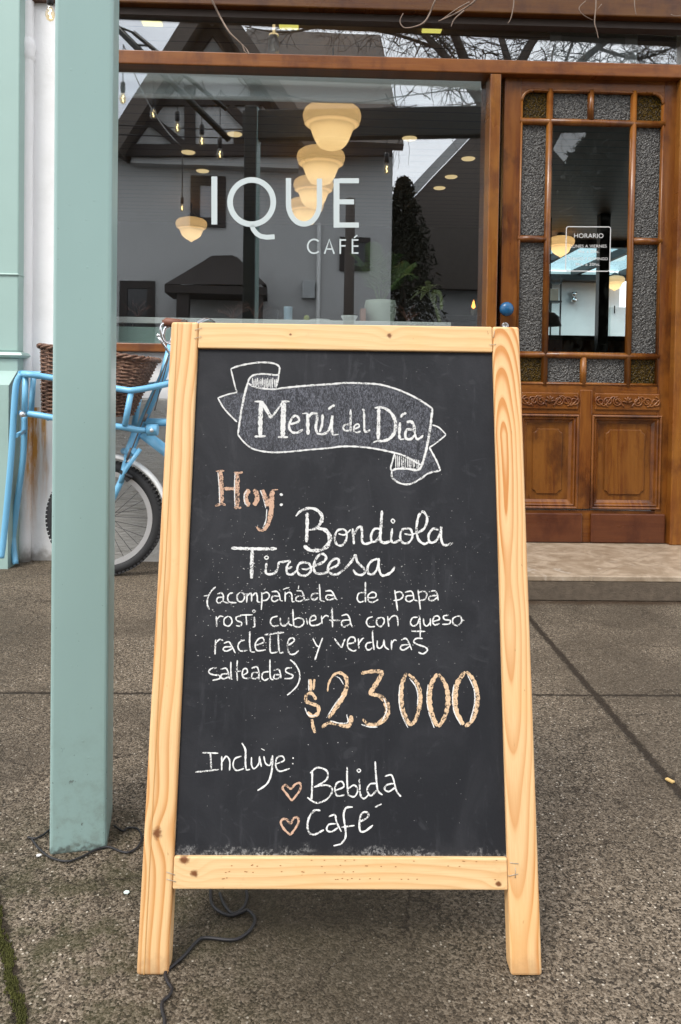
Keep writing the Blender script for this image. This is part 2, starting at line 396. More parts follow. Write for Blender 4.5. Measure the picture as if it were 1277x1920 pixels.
def post_mat():
    n = N('post_paint'); x, y, z = n.xyz()
    c = n.mix(n.noise(4, 4), (0.258, 0.382, 0.364), (0.292, 0.426, 0.404))
    lowz = n.math('SUBTRACT', 1.0, n.smooth(n.math('ADD', z, n.math('MULTIPLY', n.noise(110, 4), -0.05)), -0.028, -0.008))
    c = n.mix(n.math('MULTIPLY', lowz, 0.8), c, (0.05, 0.055, 0.05))
    sp = n.smooth(n.noise(190, 2), 0.74, 0.78)
    c = n.mix(n.math('MULTIPLY', sp, 0.5), c, (0.12, 0.14, 0.12))
    chip = n.math('MULTIPLY', n.smooth(n.noise(70, 4, 0.7), 0.66, 0.69), n.math('SUBTRACT', 1.0, n.smooth(z, 0.05, 0.35)))
    c = n.mix(n.math('MULTIPLY', chip, 0.75), c, (0.055, 0.06, 0.055))
    scr = n.smooth(n.noise(1.0, 3, 0.6, v=n.vec(n.math('MULTIPLY', x, 16.0), n.math('MULTIPLY', y, 16.0), n.math('MULTIPLY', n.math('ADD', z, n.math('MULTIPLY', x, 0.4)), 160.0))), 0.74, 0.78)
    c = n.mix(n.math('MULTIPLY', n.math('MULTIPLY', scr, n.smooth(n.noise(3.1, 2), 0.5, 0.6)), 0.5), c, (0.12, 0.17, 0.16))
    dirt = n.math('MULTIPLY', n.math('SUBTRACT', 1.0, n.smooth(z, 0.0, 0.30)), n.smooth(n.noise(45, 5, 0.7), 0.4, 0.75))
    c = n.mix(n.math('MULTIPLY', dirt, 0.45), c, (0.15, 0.17, 0.14))
    run = n.noise(1.0, 3, v=n.vec(n.math('MULTIPLY', x, 22.0), n.math('MULTIPLY', y, 22.0), n.math('MULTIPLY', z, 2.5)))
    bl = n.smooth(n.voro(34), 0.10, 0.0)
    return n.pbr(c, n.math('MULTIPLY_ADD', run, 0.16, 0.24), n.bump(n.math('ADD', n.math('MULTIPLY', run, 0.6), n.math('MULTIPLY', bl, 0.35)), 0.25, 0.004), Specular_IOR_Level=0.5)
M['post'] = post_mat()

def board_mat():
    n = N('chalkboard_paint'); x, y, z = n.xyz()
    sm = n.noise(1.0, 5, 0.6, v=n.vec(n.math('MULTIPLY', x, 9.0), 0.0, n.math('MULTIPLY', z, 6.0)), dist=1.4)
    rub = n.noise(1.0, 4, 0.7, v=n.vec(n.math('MULTIPLY', x, 60.0), 0.0, n.math('MULTIPLY', z, 10.0)))
    c = n.mix(n.smooth(sm, 0.35, 0.75), (0.0135, 0.0145, 0.0175), (0.024, 0.025, 0.029))
    c = n.mix(n.math('MULTIPLY', n.smooth(rub, 0.55, 0.85), 0.65), c, (0.05, 0.052, 0.058))
    gh = n.math('MULTIPLY', n.smooth(n.noise(1.0, 4, 0.6, v=n.vec(n.math('MULTIPLY', x, 14.0), 3.0, n.math('MULTIPLY', z, 20.0)), dist=3.0), 0.58, 0.72), 0.38)
    c = n.mix(gh, c, (0.044, 0.046, 0.051))
    e = n.noise(55, 5, 0.75)
    eb = n.math('ADD', z, n.math('MULTIPLY', e, -0.05))
    dust = n.math('SUBTRACT', 1.0, n.smooth(eb, BOARD[2]-0.024, BOARD[2]-0.013))
    er = n.math('SUBTRACT', x, n.math('MULTIPLY', e, -0.03))
    dr = n.math('MULTIPLY', n.smooth(er, BOARD[1]+0.0185, BOARD[1]+0.024), n.smooth(n.noise(140, 3, 0.7), 0.5, 0.6))
    el = n.math('ADD', x, n.math('MULTIPLY', e, -0.03))
    dl = n.math('MULTIPLY', n.math('SUBTRACT', 1.0, n.smooth(el, BOARD[0]-0.0195, BOARD[0]-0.0165)), n.smooth(n.noise(170, 3, 0.7), 0.5, 0.62))
    f = n.math('MAXIMUM', n.math('MULTIPLY', dust, n.math('MULTIPLY', n.smooth(n.noise(230, 4, 0.75), 0.42, 0.68), n.smooth(n.noise(9, 3), 0.3, 0.6))), n.math('MULTIPLY', n.math('MAXIMUM', dr, dl), 0.55))
    c = n.mix(n.math('MULTIPLY', f, 0.7, clamp=True), c, (0.50, 0.50, 0.49))
    return n.pbr(c, 0.62, n.bump(n.noise(240, 3), 0.12, 0.002), Specular_IOR_Level=0.22)

def ground_mat():
    n = N('wet_exposed_concrete'); x, y, z = n.xyz()
    p = n.vec(x, y, z)
    cell = n.voro(300, v=p, out='Color'); cellr = n.node('SeparateColor', _0=cell).outputs[0]
    d = n.voro(300, v=p)
    fine = n.noise(400, 3, 0.8, v=p); big = n.noise(1.5, 5, 0.6, v=p); mid = n.noise(11, 5, 0.65, v=p); med = n.noise(110, 3, 0.65, v=p)
    c = n.mix(n.smooth(fine, 0.3, 0.72), (0.021, 0.0160, 0.0108), (0.255, 0.200, 0.142))
    c = n.mix(n.math('MULTIPLY', n.smooth(cellr, 0.55, 0.9), 0.7), c, (0.31, 0.256, 0.194))
    c = n.mix(n.math('MULTIPLY', n.smooth(cellr, 0.30, 0.14), 0.85), c, (0.014, 0.011, 0.008))
    c = n.mix(n.math('MULTIPLY', n.smooth(med, 0.48, 0.66), 0.6), c, (0.038, 0.030, 0.021))
    cw = n.voro(185, v=p, out='Color'); cwr = n.node('SeparateColor', _0=cw).outputs[0]; dw = n.voro(185, v=p)
    c = n.mix(n.math('MULTIPLY', n.smooth(cwr, 0.945, 0.965), n.smooth(dw, 0.42, 0.25)), c, (0.55, 0.49, 0.40))
    c = n.mix(n.math('MULTIPLY', n.smooth(big, 0.42, 0.62), 0.6), c, (0.050, 0.039, 0.027))
    c = n.mix(n.math('MULTIPLY', n.smooth(mid, 0.52, 0.75), 0.40), c, (0.042, 0.033, 0.023))
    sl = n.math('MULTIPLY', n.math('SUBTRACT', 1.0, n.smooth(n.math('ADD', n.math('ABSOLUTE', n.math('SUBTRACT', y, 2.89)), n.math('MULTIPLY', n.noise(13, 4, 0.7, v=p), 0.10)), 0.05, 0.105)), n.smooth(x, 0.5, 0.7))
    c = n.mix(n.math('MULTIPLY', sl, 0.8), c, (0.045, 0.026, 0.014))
    # moss film round the post
    q = n.node('VectorMath', dict(operation='DISTANCE'), _0=p, _1=(-0.36, 1.12, 0)).outputs['Value']
    mo = n.math('MULTIPLY', n.math('SUBTRACT', 1.0, n.smooth(q, 0.05, 0.5)), n.smooth(n.noise(14, 5, 0.7, v=p), 0.42, 0.62))
    c = n.mix(n.math('MULTIPLY', mo, 0.6), c, (0.034, 0.035, 0.011))
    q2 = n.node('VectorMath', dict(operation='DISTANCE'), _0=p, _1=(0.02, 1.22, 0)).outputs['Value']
    sign_shade = n.math('MULTIPLY', n.math('SUBTRACT', 1.0, n.smooth(n.math('ADD', q2, n.math('MULTIPLY', n.noise(6, 4, 0.7, v=p), 0.25)), 0.22, 0.55)), 0.6)
    c = n.mix(sign_shade, c, (0.030, 0.025, 0.014))  # deepens the sign's shade, painted into the ground colour with a mossy olive
    # saw-cut joints, hairline cracks
    nz = n.math('MULTIPLY', n.math('SUBTRACT', n.noise(46, 5, 0.75, v=p), 0.5), 0.030)
    j1 = n.math('ABSOLUTE', n.math('ADD', n.math('SUBTRACT', y, 2.008), nz))
    j1 = n.math('SUBTRACT', 1.0, n.smooth(j1, 0.003, 0.008))
    def seam(pa, pb, w0, w1):
        a, b = ong(*pa), ong(*pb); dx, dy = (b-a).x, (b-a).y; l = math.hypot(dx, dy); nx, ny = dy/l, -dx/l
        k = n.math('ADD', n.math('ADD', n.math('MULTIPLY', x, nx), n.math('MULTIPLY', y, ny)), -(a.x*nx+a.y*ny))
        return n.math('SUBTRACT', 1.0, n.smooth(n.math('ABSOLUTE', n.math('ADD', k, nz)), w0, w1))
    j2 = seam((1000, 1168), (1277, 1490), 0.005, 0.014)
    j3 = seam((0, 1722), (42, 1920), 0.004, 0.012)
    cs = n.voro(2.7, v=n.node('VectorMath', dict(operation='ADD'), _0=p, _1=n.node('VectorMath', dict(operation='SCALE'), _0=n.noise(7, 5, 0.6, v=p, color=True), Scale=0.22).outputs[0]).outputs[0], feat='DISTANCE_TO_EDGE')
    ck = n.math('MULTIPLY', n.math('SUBTRACT', 1.0, n.smooth(cs, 0.002, 0.008)), n.smooth(n.noise(2.3, 2, v=p), 0.44, 0.56))
    j = n.math('MAXIMUM', n.math('MAXIMUM', j1, j2), n.math('MAXIMUM', j3, n.math('MULTIPLY', ck, 0.55)))
    soil = n.mix(n.noise(200, 3, v=p), (0.007, 0.005, 0.0035), (0.036, 0.025, 0.016))
    c = n.mix(n.math('MULTIPLY', j, 0.9), c, soil)
    h = n.math('ADD', n.math('MULTIPLY', fine, 0.7), n.math('MULTIPLY', n.math('SUBTRACT', 1.0, d), 0.8))
    h = n.math('ADD', h, n.math('MULTIPLY', j, -2.5))
    rg = n.math('MULTIPLY_ADD', n.smooth(big, 0.35, 0.7), -0.12, 0.74)
    return n.pbr(c, rg, n.bump(h, 0.75, 0.004), Specular_IOR_Level=0.16)
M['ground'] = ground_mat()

def marble_mat():
    n = N('marble_tile'); x, y, z = n.xyz()
    v = n.noise(9, 6, 0.6, dist=1.6); b = n.noise(3, 3)
    c = n.mix(n.smooth(v, 0.35, 0.7), (0.27, 0.205, 0.14), (0.43, 0.345, 0.255))
    c = n.mix(n.smooth(n.noise(5.5, 4, 0.6, dist=2.5), 0.62, 0.74), c, (0.56, 0.51, 0.44))
    c = n.mix(n.math('MULTIPLY', n.smooth(n.noise(17, 6, 0.75), 0.48, 0.72), 0.65), c, (0.17, 0.12, 0.075))
    d = n.math('ABSOLUTE', n.math('SUBTRACT', n.math('FRACT', n.math('MULTIPLY', n.math('ADD', x, n.math('MULTIPLY', y, 1.0)), 1.9)), 0.5))
    e = n.math('ABSOLUTE', n.math('SUBTRACT', n.math('FRACT', n.math('MULTIPLY', n.math('SUBTRACT', x, n.math('MULTIPLY', y, 1.0)), 1.9)), 0.5))
    g = n.math('SUBTRACT', 1.0, n.smooth(n.math('MINIMUM', d, e), 0.0, 0.012))
    c = n.mix(n.math('MULTIPLY', g, 0.5), c, (0.22, 0.17, 0.12))
    return n.pbr(c, 0.35, n.bump(n.math('MULTIPLY', g, -1.0), 0.4, 0.003))
M['marble'] = marble_mat()

def lamp_mat():
    n = N('opal_lamp_glass'); x, y, z = n.xyz()
    t = n.math('MULTIPLY', z, -1.0/0.31)                # 0 at the neck, 1 at the tip
    st = n.ramp(t, (0.0, 0.03), (0.10, 0.06), (0.24, 0.17), (0.34, 0.10), (0.395, 0.10), (0.415, 0.50), (0.435, 0.50), (0.455, 0.14), (0.52, 0.32), (0.75, 0.50), (0.95, 0.42), (1.0, 0.34))
    c = n.ramp(t, (0.0, (1.0, 0.56, 0.24)), (0.4, (1.0, 0.60, 0.27)), (0.75, (1.0, 0.70, 0.36)), (1.0, (1.0, 0.62, 0.28)))
    tl = n.node('BsdfTranslucent', Color=(1.0, 0.88, 0.68, 1)); d = n.node('BsdfPrincipled', Base_Color=(0.60, 0.48, 0.32, 1), Roughness=0.12)
    e = n.node('Emission', Color=c, Strength=n.math('MULTIPLY', st, 0.85))
    m = n.node('MixShader', _0=0.30, _1=tl.outputs[0], _2=d.outputs[0])
    return n.surf(n.node('AddShader', _0=m.outputs[0], _1=e.outputs[0]).outputs[0])
M['lamp'] = lamp_mat()
M['lampbulb'] = emit('lamp_bulb', (1.0, 0.72, 0.38), LAMPS)
M['bulb_on'] = emit('lit_filament', (1.0, 0.80, 0.45), 7.0)
M['down'] = emit('downlight_diffuser', (1.0, 0.86, 0.20), 0.62)
M['downw'] = emit('round_downlight', (1.0, 0.72, 0.36), 0.55)
M['flame'] = emit('small_flame', (1.0, 0.35, 0.06), 3.0)
M['bulbglass'] = glass_mat('bulb_glass', 1.0, 0.05, tint=(0.95, 0.85, 0.65))

# ================================================================== SETTING
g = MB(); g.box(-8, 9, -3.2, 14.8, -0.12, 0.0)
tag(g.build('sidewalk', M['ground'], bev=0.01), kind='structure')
g = MB(); g.box(-80, 80, -80, 80, -0.5, -0.13)
tag(g.build('road', plain('asphalt', (0.05, 0.05, 0.05), 0.85, nsc=30, var=0.3)), kind='structure')

# doorstep
Yw = 3.5
sx0, sy0, sz = at(965, 1080, 2.90).x-0.02, 2.90, 0.098
t = empty('doorstep', (1.4, 3.2, 0), 'low doorstep with beige marble top in front of the wooden cafe door', 'doorstep')
g = MB(); g.box(sx0, 4.5, sy0+0.004, Yw+0.03, 0.001, sz-0.022); g.build('riser', plain('step_concrete', (0.105, 0.080, 0.056), 0.85, nsc=40, var=0.55, bump=0.6, bsc=160), t, bev=0.004)
g = MB(); g.box(sx0-0.005, 4.5, sy0+0.0015, Yw+0.028, sz-0.022, sz); g.build('tile_top', M['marble'], t, bev=0.004)

# ================================================================== CAFE BUILDING
cafe = empty('cafe_building', (0, Yw, 0), 'white walled cafe with wide shop window and brown panelled glazed door', 'building')
xl = lambda px, py=450: at(px, py, Yw).x
zl = lambda py, px=640: at(px, py, Yw).z
x_wl, x_wr = at(150, 400, Yw).x, at(914, 400, Yw).x    # window opening
x_m0, x_m1 = at(916, 300, Yw).x, at(936, 300, Yw).x    # mullion between window and door
z_sill_t, z_sill_b = at(270, 644, Yw).z, at(270, 660, Yw).z
z_t0, z_t1 = at(560, 130, Yw).z, at(560, 104, Yw).z    # transom bar
z_h = at(640, 22, Yw).z                                # lintel underside
x_d0, x_d1 = at(941, 450, Yw).x, at(1266, 450, Yw).x   # door leaf
z_d0, z_d1 = at(1130, 1021, Yw).z, at(1130, 139, Yw).z
x_j1 = x_d1+0.085
z_p = at(270, 747, Yw).z                               # top of the cement plinth
g = MB()
g.box(-8, x_wl, Yw, Yw+0.22, -0.05, 3.7)
g.box(x_wl, x_m0, Yw+0.012, Yw+0.22, z_p, z_sill_b-0.001)
g.box(x_wl, 9, Yw, Yw+0.22, z_h+0.16, 3.7)
g.box(x_j1, 9, Yw, Yw+0.22, -0.05, z_h+0.16)
g.build('wall', M['wall'], cafe)
g = MB(); g.box(x_wl+0.001, x_m0, Yw-0.004, Yw+0.22, -0.05, z_p-0.002); g.build('plinth', M['plinth'], cafe, bev=0.006)
# drainpipe in front of the white wall
xp = at(50, 400, Yw).x
g = MB(); rp = 0.032
pts = [(xp, Yw-0.012, -0.03+i*0.12) for i in range(31)]
g.tube(pts, rp, 14)
o = g.build('drainpipe', M['wall'], cafe)
zc = at(50, 96, Yw).z; kp = []
g = MB(); g.lathe([(0.031, zc-0.05), (0.039, zc-0.03), (0.036, zc-0.01), (0.041, zc+0.012), (0.035, zc+0.04), (0.031, zc+0.05)], (xp, Yw-0.012, 0), 14); g.build('pipe_collar', M['wall'], o)
# teal pilaster at the left
xq = at(36, 300, 3.40).x; zb1, zb2, zb3 = at(20, 664, 3.38).z, at(20, 690, 3.36).z, at(20, 706, 3.34).z
pil = MB(); pil.box(xq-0.5, xq, 3.40, Yw-0.001, zb1+0.012, 3.7); po = pil.build('pilaster', M['teal'], cafe, bev=0.006)
g = MB(); z5 = at(20, 514, 3.39).z; g.box(xq-0.5, xq+0.003, 3.393, Yw-0.002, z5-0.004, z5+0.004); g.build('astragal', M['teal'], po, bev=0.003)
g = MB()
prof = [(0, 0), (0.020, 0.004), (0.026, 0.014), (0.020, 0.025), (0.0, 0.030)]
for a, b in zip(prof[:-1], prof[1:]):
    for s in (0,):
        g.quad((xq-0.5, 3.40-a[0], zb1-0.018+a[1]), (xq+a[0], 3.40-a[0], zb1-0.018+a[1]), (xq+b[0], 3.40-b[0], zb1-0.018+b[1]), (xq-0.5, 3.40-b[0], zb1-0.018+b[1]))
        g.quad((xq+a[0], 3.40-a[0], zb1-0.018+a[1]), (xq+a[0], Yw-.002, zb1-0.018+a[1]), (xq+b[0], Yw-.002, zb1-0.018+b[1]), (xq+b[0], 3.40-b[0], zb1-0.018+b[1]))
g.build('base_moulding', M['teal'], po)
g = MB(); g.box(xq-0.5, xq+0.001, 3.392, Yw-0.003, zb2-0.012, zb1-0.0185)
z6 = at(20, 722, 3.33).z
v = [(xq-0.5, 3.392, zb2-0.012), (xq, 3.392, zb2-0.012), (xq, Yw-.004, zb2-0.012), (xq-0.5, Yw-.004, zb2-0.012)]
w2 = [(xq-0.5, 3.335, z6), (xq-0.012, 3.335, z6), (xq-0.012, Yw-.004, z6), (xq-0.5, Yw-.004, z6)]
g.quad(v[0], v[1], w2[1], w2[0]); g.quad(v[1], v[2], w2[2], w2[1])
g.box(xq-0.5, xq-0.014, 3.335, Yw-0.004, -0.02, z6)
g.build('pedestal', M['teal'], po)

# lintel and frames
g = MB(); g.box(-1.4, 9, Yw-0.03, Yw+0.10, z_h, z_h+0.16); g.build('lintel', M['beam'], cafe, bev=0.006)
# shop window
win = MB()
win.box(x_wl, x_wl+0.05, Yw+0.002, Yw+0.09, z_sill_t, z_h-0.001)
wf = win.build('shop_window', M['frame'], cafe, bev=0.004)
g = MB(); g.box(x_m0, x_m1, Yw-0.012, Yw+0.09, 0.10, z_t0-0.0005); g.build('mullion', M['frame'], wf, bev=0.004)
g = MB(); g.box(x_wl+0.051, 9, Yw-0.015, Yw+0.088, z_t0, z_t1); g.build('transom_bar', M['frame_h'], wf, bev=0.005)
g = MB(); g.box(x_wl+0.002, x_m0-0.001, Yw-0.035, Yw+0.09, z_sill_b, z_sill_t); g.build('sill', M['frame_h'], wf, bev=0.004)
g = MB(); g.box(x_wl+0.052, 9, Yw+0.012, Yw+0.07, z_h-0.032, z_h-0.0015); g.build('head_fillet', M['dark_wood'], wf)
def pane(name, x0, x1, z0, z1, mat, parent, th=0.006, y=GY, ang=GA):
    g = MB(); c, s_ = math.cos(ang), math.sin(ang)
    R_ = Matrix(((c, -s_, 0, 0), (s_, c, 0, y), (0, 0, 1, 0), (0, 0, 0, 1)))
    g.box(x0, x1, 0.0, th, z0, z1, R_)
    return g.build(name, mat, parent)
pane('pane', x_wl+0.03, x_m0+0.01, z_sill_t-0.005, z_t0+0.01, M['glass'], wf)
pane('transom_pane', x_wl+0.03, 4.2, z_t1-0.01, z_h-0.02, M['glass'], wf)

# lettering on the glass: flat vinyl
def gl(px, py):                                        # point on the front face of the glass
    d = ray(px, py); t_ = (GP-EYE).dot(GN)/d.dot(GN); p = EYE + d*t_; return p + GN*0.0012
def ribbon(mb, pts, w, fn, cap=False, closed=False):
    """flat stroke of width w along 2D pixel points"""
    n0 = len(mb.v); m = len(pts)
    for i, p in enumerate(pts):
        a = pts[i-1] if (i or closed) else p; b = pts[(i+1) % m] if (i < m-1 or closed) else p
        tx, ty = b[0]-a[0], b[1]-a[1]; l = math.hypot(tx, ty) or 1; nx, ny = -ty/l, tx/l
        ww = (w[i] if isinstance(w, list) else w)/2
        mb.v.append(tuple(fn(p[0]+nx*ww, p[1]+ny*ww))); mb.v.append(tuple(fn(p[0]-nx*ww, p[1]-ny*ww)))
    for i in range(m if closed else m-1):
        j = (i+1) % m
        mb.f.append((n0+2*i, n0+2*i+1, n0+2*j+1, n0+2*j)); mb.sm.append(False)
def arc(cx, cy, rx, ry, a0, a1, n=40): return [(cx+rx*math.cos(RAD(a0+(a1-a0)*i/n)), cy+ry*math.sin(RAD(a0+(a1-a0)*i/n))) for i in range(n+1)]
g = MB()
ribbon(g, [(402, 331), (402, 421)], 11, gl)
ribbon(g, arc(472, 379, 40.5, 41.5, 0, 360, 72)[:-1], 10.5, gl, closed=True)
ribbon(g, [(472, 421), (475, 430), (481, 438), (489, 443), (500, 445), (515, 444)], 9, gl)
ribbon(g, [(541, 334), (541, 378)] + arc(570, 382, 29, 38, 175, 5, 30) + [(599, 378), (599, 335)], 10, gl)
ribbon(g, [(631, 335), (631, 427)], 11, gl)
for y_, x1_ in ((339, 673), (378.5, 664), (422, 673)): ribbon(g, [(636.5, y_), (x1_, y_)], 9.5, gl)
ribbon(g, arc(589, 462, 12, 13, -45, -315, 24), 3, gl)
ribbon(g, [(608.5, 476), (617.5, 449), (626.5, 476)], 3, gl); ribbon(g, [(611, 467), (624, 467)], 2.6, gl)
ribbon(g, [(638, 476), (638, 448)], 3, gl); ribbon(g, [(639, 450), (649, 450)], 2.8, gl); ribbon(g, [(639, 461), (648, 461)], 2.8, gl)
ribbon(g, [(661, 476), (661, 448)], 3, gl)
for y_ in (450, 461.5, 474.5): ribbon(g, [(662, y_), (672, y_)], 2.8, gl)
ribbon(g, [(664, 446), (670, 441)], 2.6, gl)
g.build('vinyl_lettering', M['vinyl'], wf, fix=False)

# ------------------------------------------------------------------ the door
YD = Yw+0.03                                           # face of the leaf
dx = lambda px, py=450: at(px, py, YD).x
dz = lambda py, px=1110: at(px, py, YD).z
XS = [dx(941), dx(972), dx(1021), dx(1033), dx(1178), dx(1190), dx(1240), dx(1265)]
door = MB()
zt = dz(170, 1110); z_r1 = dz(222), dz(236); z_mid = dz(442), dz(457); z_r3 = dz(660), dz(673); z_r4 = dz(722)
# stiles and rails (leaf frame)
door.box(XS[0], XS[1], YD, YD+0.045, z_d0, z_d1)
door.box(XS[6], XS[7], YD, YD+0.045, z_d0, z_d1)
do = door.build('door', M['stain'], cafe, bev=0.003)
g = MB(); g.box(XS[1], XS[6], YD+0.001, YD+0.044, zt, z_d1-0.0005)
# rounded upper corners of the glazed opening
for s_, xc in ((1, XS[1]), (-1, XS[6])):
    rr = 0.055; pl = [(xc, zt), (xc+s_*rr, zt)] + [(xc+s_*(rr-rr*math.sin(RAD(a))), zt-rr+rr*math.cos(RAD(a))) for a in range(10, 91, 10)]
    g.prism(pl, lambda u, v_, k: (u, YD+0.001+k, v_), 0.043)
g.build('top_rail', M['stain_h'], do, bev=0.003)
z_c0, z_c1 = dz(772), dz(731)
xm0, xm1 = dx(1085, 850), dx(1108, 850)
g = MB(); g.box(XS[1], XS[6], YD+0.001, YD+0.044, z_c0-0.012, z_r4)
g.build('lock_rail', M['stain_h'], do, bev=0.002)
g = MB(); g.box(XS[1], XS[6], YD+0.003, YD+0.044, z_d0+0.002, dz(957)); g.build('bottom_rail', M['stain_h'], do, bev=0.002)
g = MB(); g.box(xm0, xm1, YD-0.004, YD+0.04, dz(955), z_c1); g.build('centre_stile', M['stain'], do, bev=0.004)
# glazing bars: half-round mouldings
g = MB()
def bar(x0, z0, x1, z1, w=0.030, d=0.018):
    """half-round bar between two points on the door face"""
    p, q = Vector((x0, 0, z0)), Vector((x1, 0, z1)); t_ = (q-p).normalized(); nn = Vector((-t_.z, 0, t_.x)); n0 = len(g.v); K = 8
    for P_ in (p, q):
        for k in range(K+1):
            a = math.pi*k/K; r_ = 1.0 if 0 < k < K else 1.0
            g.v.append((P_.x+nn.x*math.cos(a)*w/2, YD+0.012-math.sin(a)*d, P_.z+nn.z*math.cos(a)*w/2))
    for k in range(K): g.f.append((n0+k, n0+k+1, n0+K+2+k, n0+K+1+k)); g.sm.append(True)
    g.f.append(tuple(range(n0, n0+K+1))); g.sm.append(False); g.f.append(tuple(range(n0+K+1, n0+2*K+2))); g.sm.append(False)
xa, xb = (XS[2]+XS[3])/2, (XS[4]+XS[5])/2; xc_ = dx(1109, 200)
zr1 = sum(z_r1)/2; zmid = sum(z_mid)/2; zr3 = sum(z_r3)/2
for x_ in (xa, xb): bar(x_, z_r4-0.004, x_, zt+0.004)
bar(xc_, zr1+0.01, xc_, zt+0.004); bar(xc_-0.008, z_r4-0.004, xc_-0.008, zr3-0.01)
bar(XS[1]-0.004, zr1, XS[6]+0.004, zr1, 0.032); bar(XS[1]-0.004, zr3, XS[6]+0.004, zr3, 0.030)
bar(XS[1]-0.004, zmid, xa-0.01, zmid, 0.032); bar(xb+0.01, zmid, XS[6]+0.004, zmid, 0.032)
# edge beads round the whole glazed field
bar(XS[1]+0.004, z_r4, XS[1]+0.004, zt-0.05, 0.014, 0.016); bar(XS[6]-0.004, z_r4, XS[6]-0.004, zt-0.05, 0.014, 0.016)
bar(XS[1]+0.05, zt-0.004, XS[6]-0.05, zt-0.004, 0.014, 0.016); bar(XS[1], z_r4+0.004, XS[6], z_r4+0.004, 0.016, 0.016)
for s_, xc in ((1, XS[1]+0.004), (-1, XS[6]-0.004)):
    rr = 0.051; P_ = [(xc+s_*(rr-rr*math.sin(RAD(a))), YD+0.004, zt-0.004-rr+rr*math.cos(RAD(a))) for a in range(0, 91, 15)]
    g.tube(P_, 0.008, 8)
g.build('glazing_bars', stained('glazing_bar_timber', base=(0.1452, 0.0414, 0.0068), light=(0.2508, 0.0954, 0.0144), dark=(0.0771, 0.0215, 0.0047), seed=23.0), do)
e_ = 0.006
def panes(name, rects, mat, y=YD+0.018):
    for x0, x1, z0, z1 in rects: g = MB(); g.box(x0, x1, y, y+0.005, z0, z1); g.build(name, mat, do)
panes('pebbled_pane', [(XS[1]-e_, xa, zr3, zr1-0.0)]+[(xb, XS[6]+e_, zr3, zr1)]+[(xa+0.001, xb-0.001, zr1+0.001, zt+0.005), (xa+0.001, xb-0.001, z_r4-0.005, zr3-0.001)], M['peb'])
panes('amber_pane', [(XS[1]-e_, xa-0.001, zr1+0.001, zt+0.005), (xb+0.001, XS[6]+e_, zr1+0.001, zt+0.005), (XS[1]-e_, xa-0.001, z_r4-0.005, zr3-0.001), (xb+0.001, XS[6]+e_, z_r4-0.005, zr3-0.001)], M['amber'])
panes('clear_pane', [(xa+0.001, xb-0.001, zr3+0.001, zr1-0.001)], M['glassdoor'], YD+0.02)
# carved friezes
def scroll(cx, cz, r, turns, a0, s_):
    P_ = []
    for i in range(int(26*turns)+1):
        t_ = i/26; rr = r*(1-0.72*t_/turns); a = a0+s_*2*math.pi*t_
        P_.append((cx+rr*math.cos(a), YD-0.003, cz+rr*math.sin(a)))
    return P_
zc0, zc1 = dz(768), dz(737)
for (x0, x1) in ((dx(976, 750), dx(1085, 750)), (dx(1113, 750), dx(1238, 750))):
    g = MB(); g.box(x0+0.004, x1-0.004, YD-0.007, YD+0.02, zc0, zc1)
    fo = g.build('frieze', M['stain_h'], do, bev=0.004)
    g = MB(); cx, cz = (x0+x1)/2, (zc0+zc1)/2; W_ = (x1-x0)/2; hr = (zc1-zc0)*0.30
    for s_ in (1, -1):
        for k, (ox, tr, up) in enumerate(((0.30, 1.6, 1), (0.58, 1.5, -1), (0.83, 1.4, 1))):
            P_ = scroll(cx+s_*ox*W_, cz, hr, tr, math.pi*(0.5 if up > 0 else 1.5) , -s_*up)
            g.tube([(p[0], YD-0.0085, p[2]) for p in P_], 0.0042, 6)
        g.tube(spline([(cx+s_*W_*0.12, YD-0.0085, cz-hr), (cx+s_*W_*0.42, YD-0.0085, cz+hr*1.0), (cx+s_*W_*0.70, YD-0.0085, cz-hr*0.9), (cx+s_*W_*0.95, YD-0.0085, cz+hr*0.5)], 8), 0.0045, 6)
    for k in range(5):
        a = math.pi/2+(k-2)*0.75; g.tube([(cx, YD-0.0085, cz-hr*0.2), (cx+math.cos(a)*hr*0.7, YD-0.010, cz+math.sin(a)*hr*0.9), (cx+math.cos(a)*hr*1.1, YD-0.0085, cz+math.sin(a)*hr*1.1)], [0.006, 0.005, 0.002], 6)
    g.build('carving', M['stain_h'], fo)
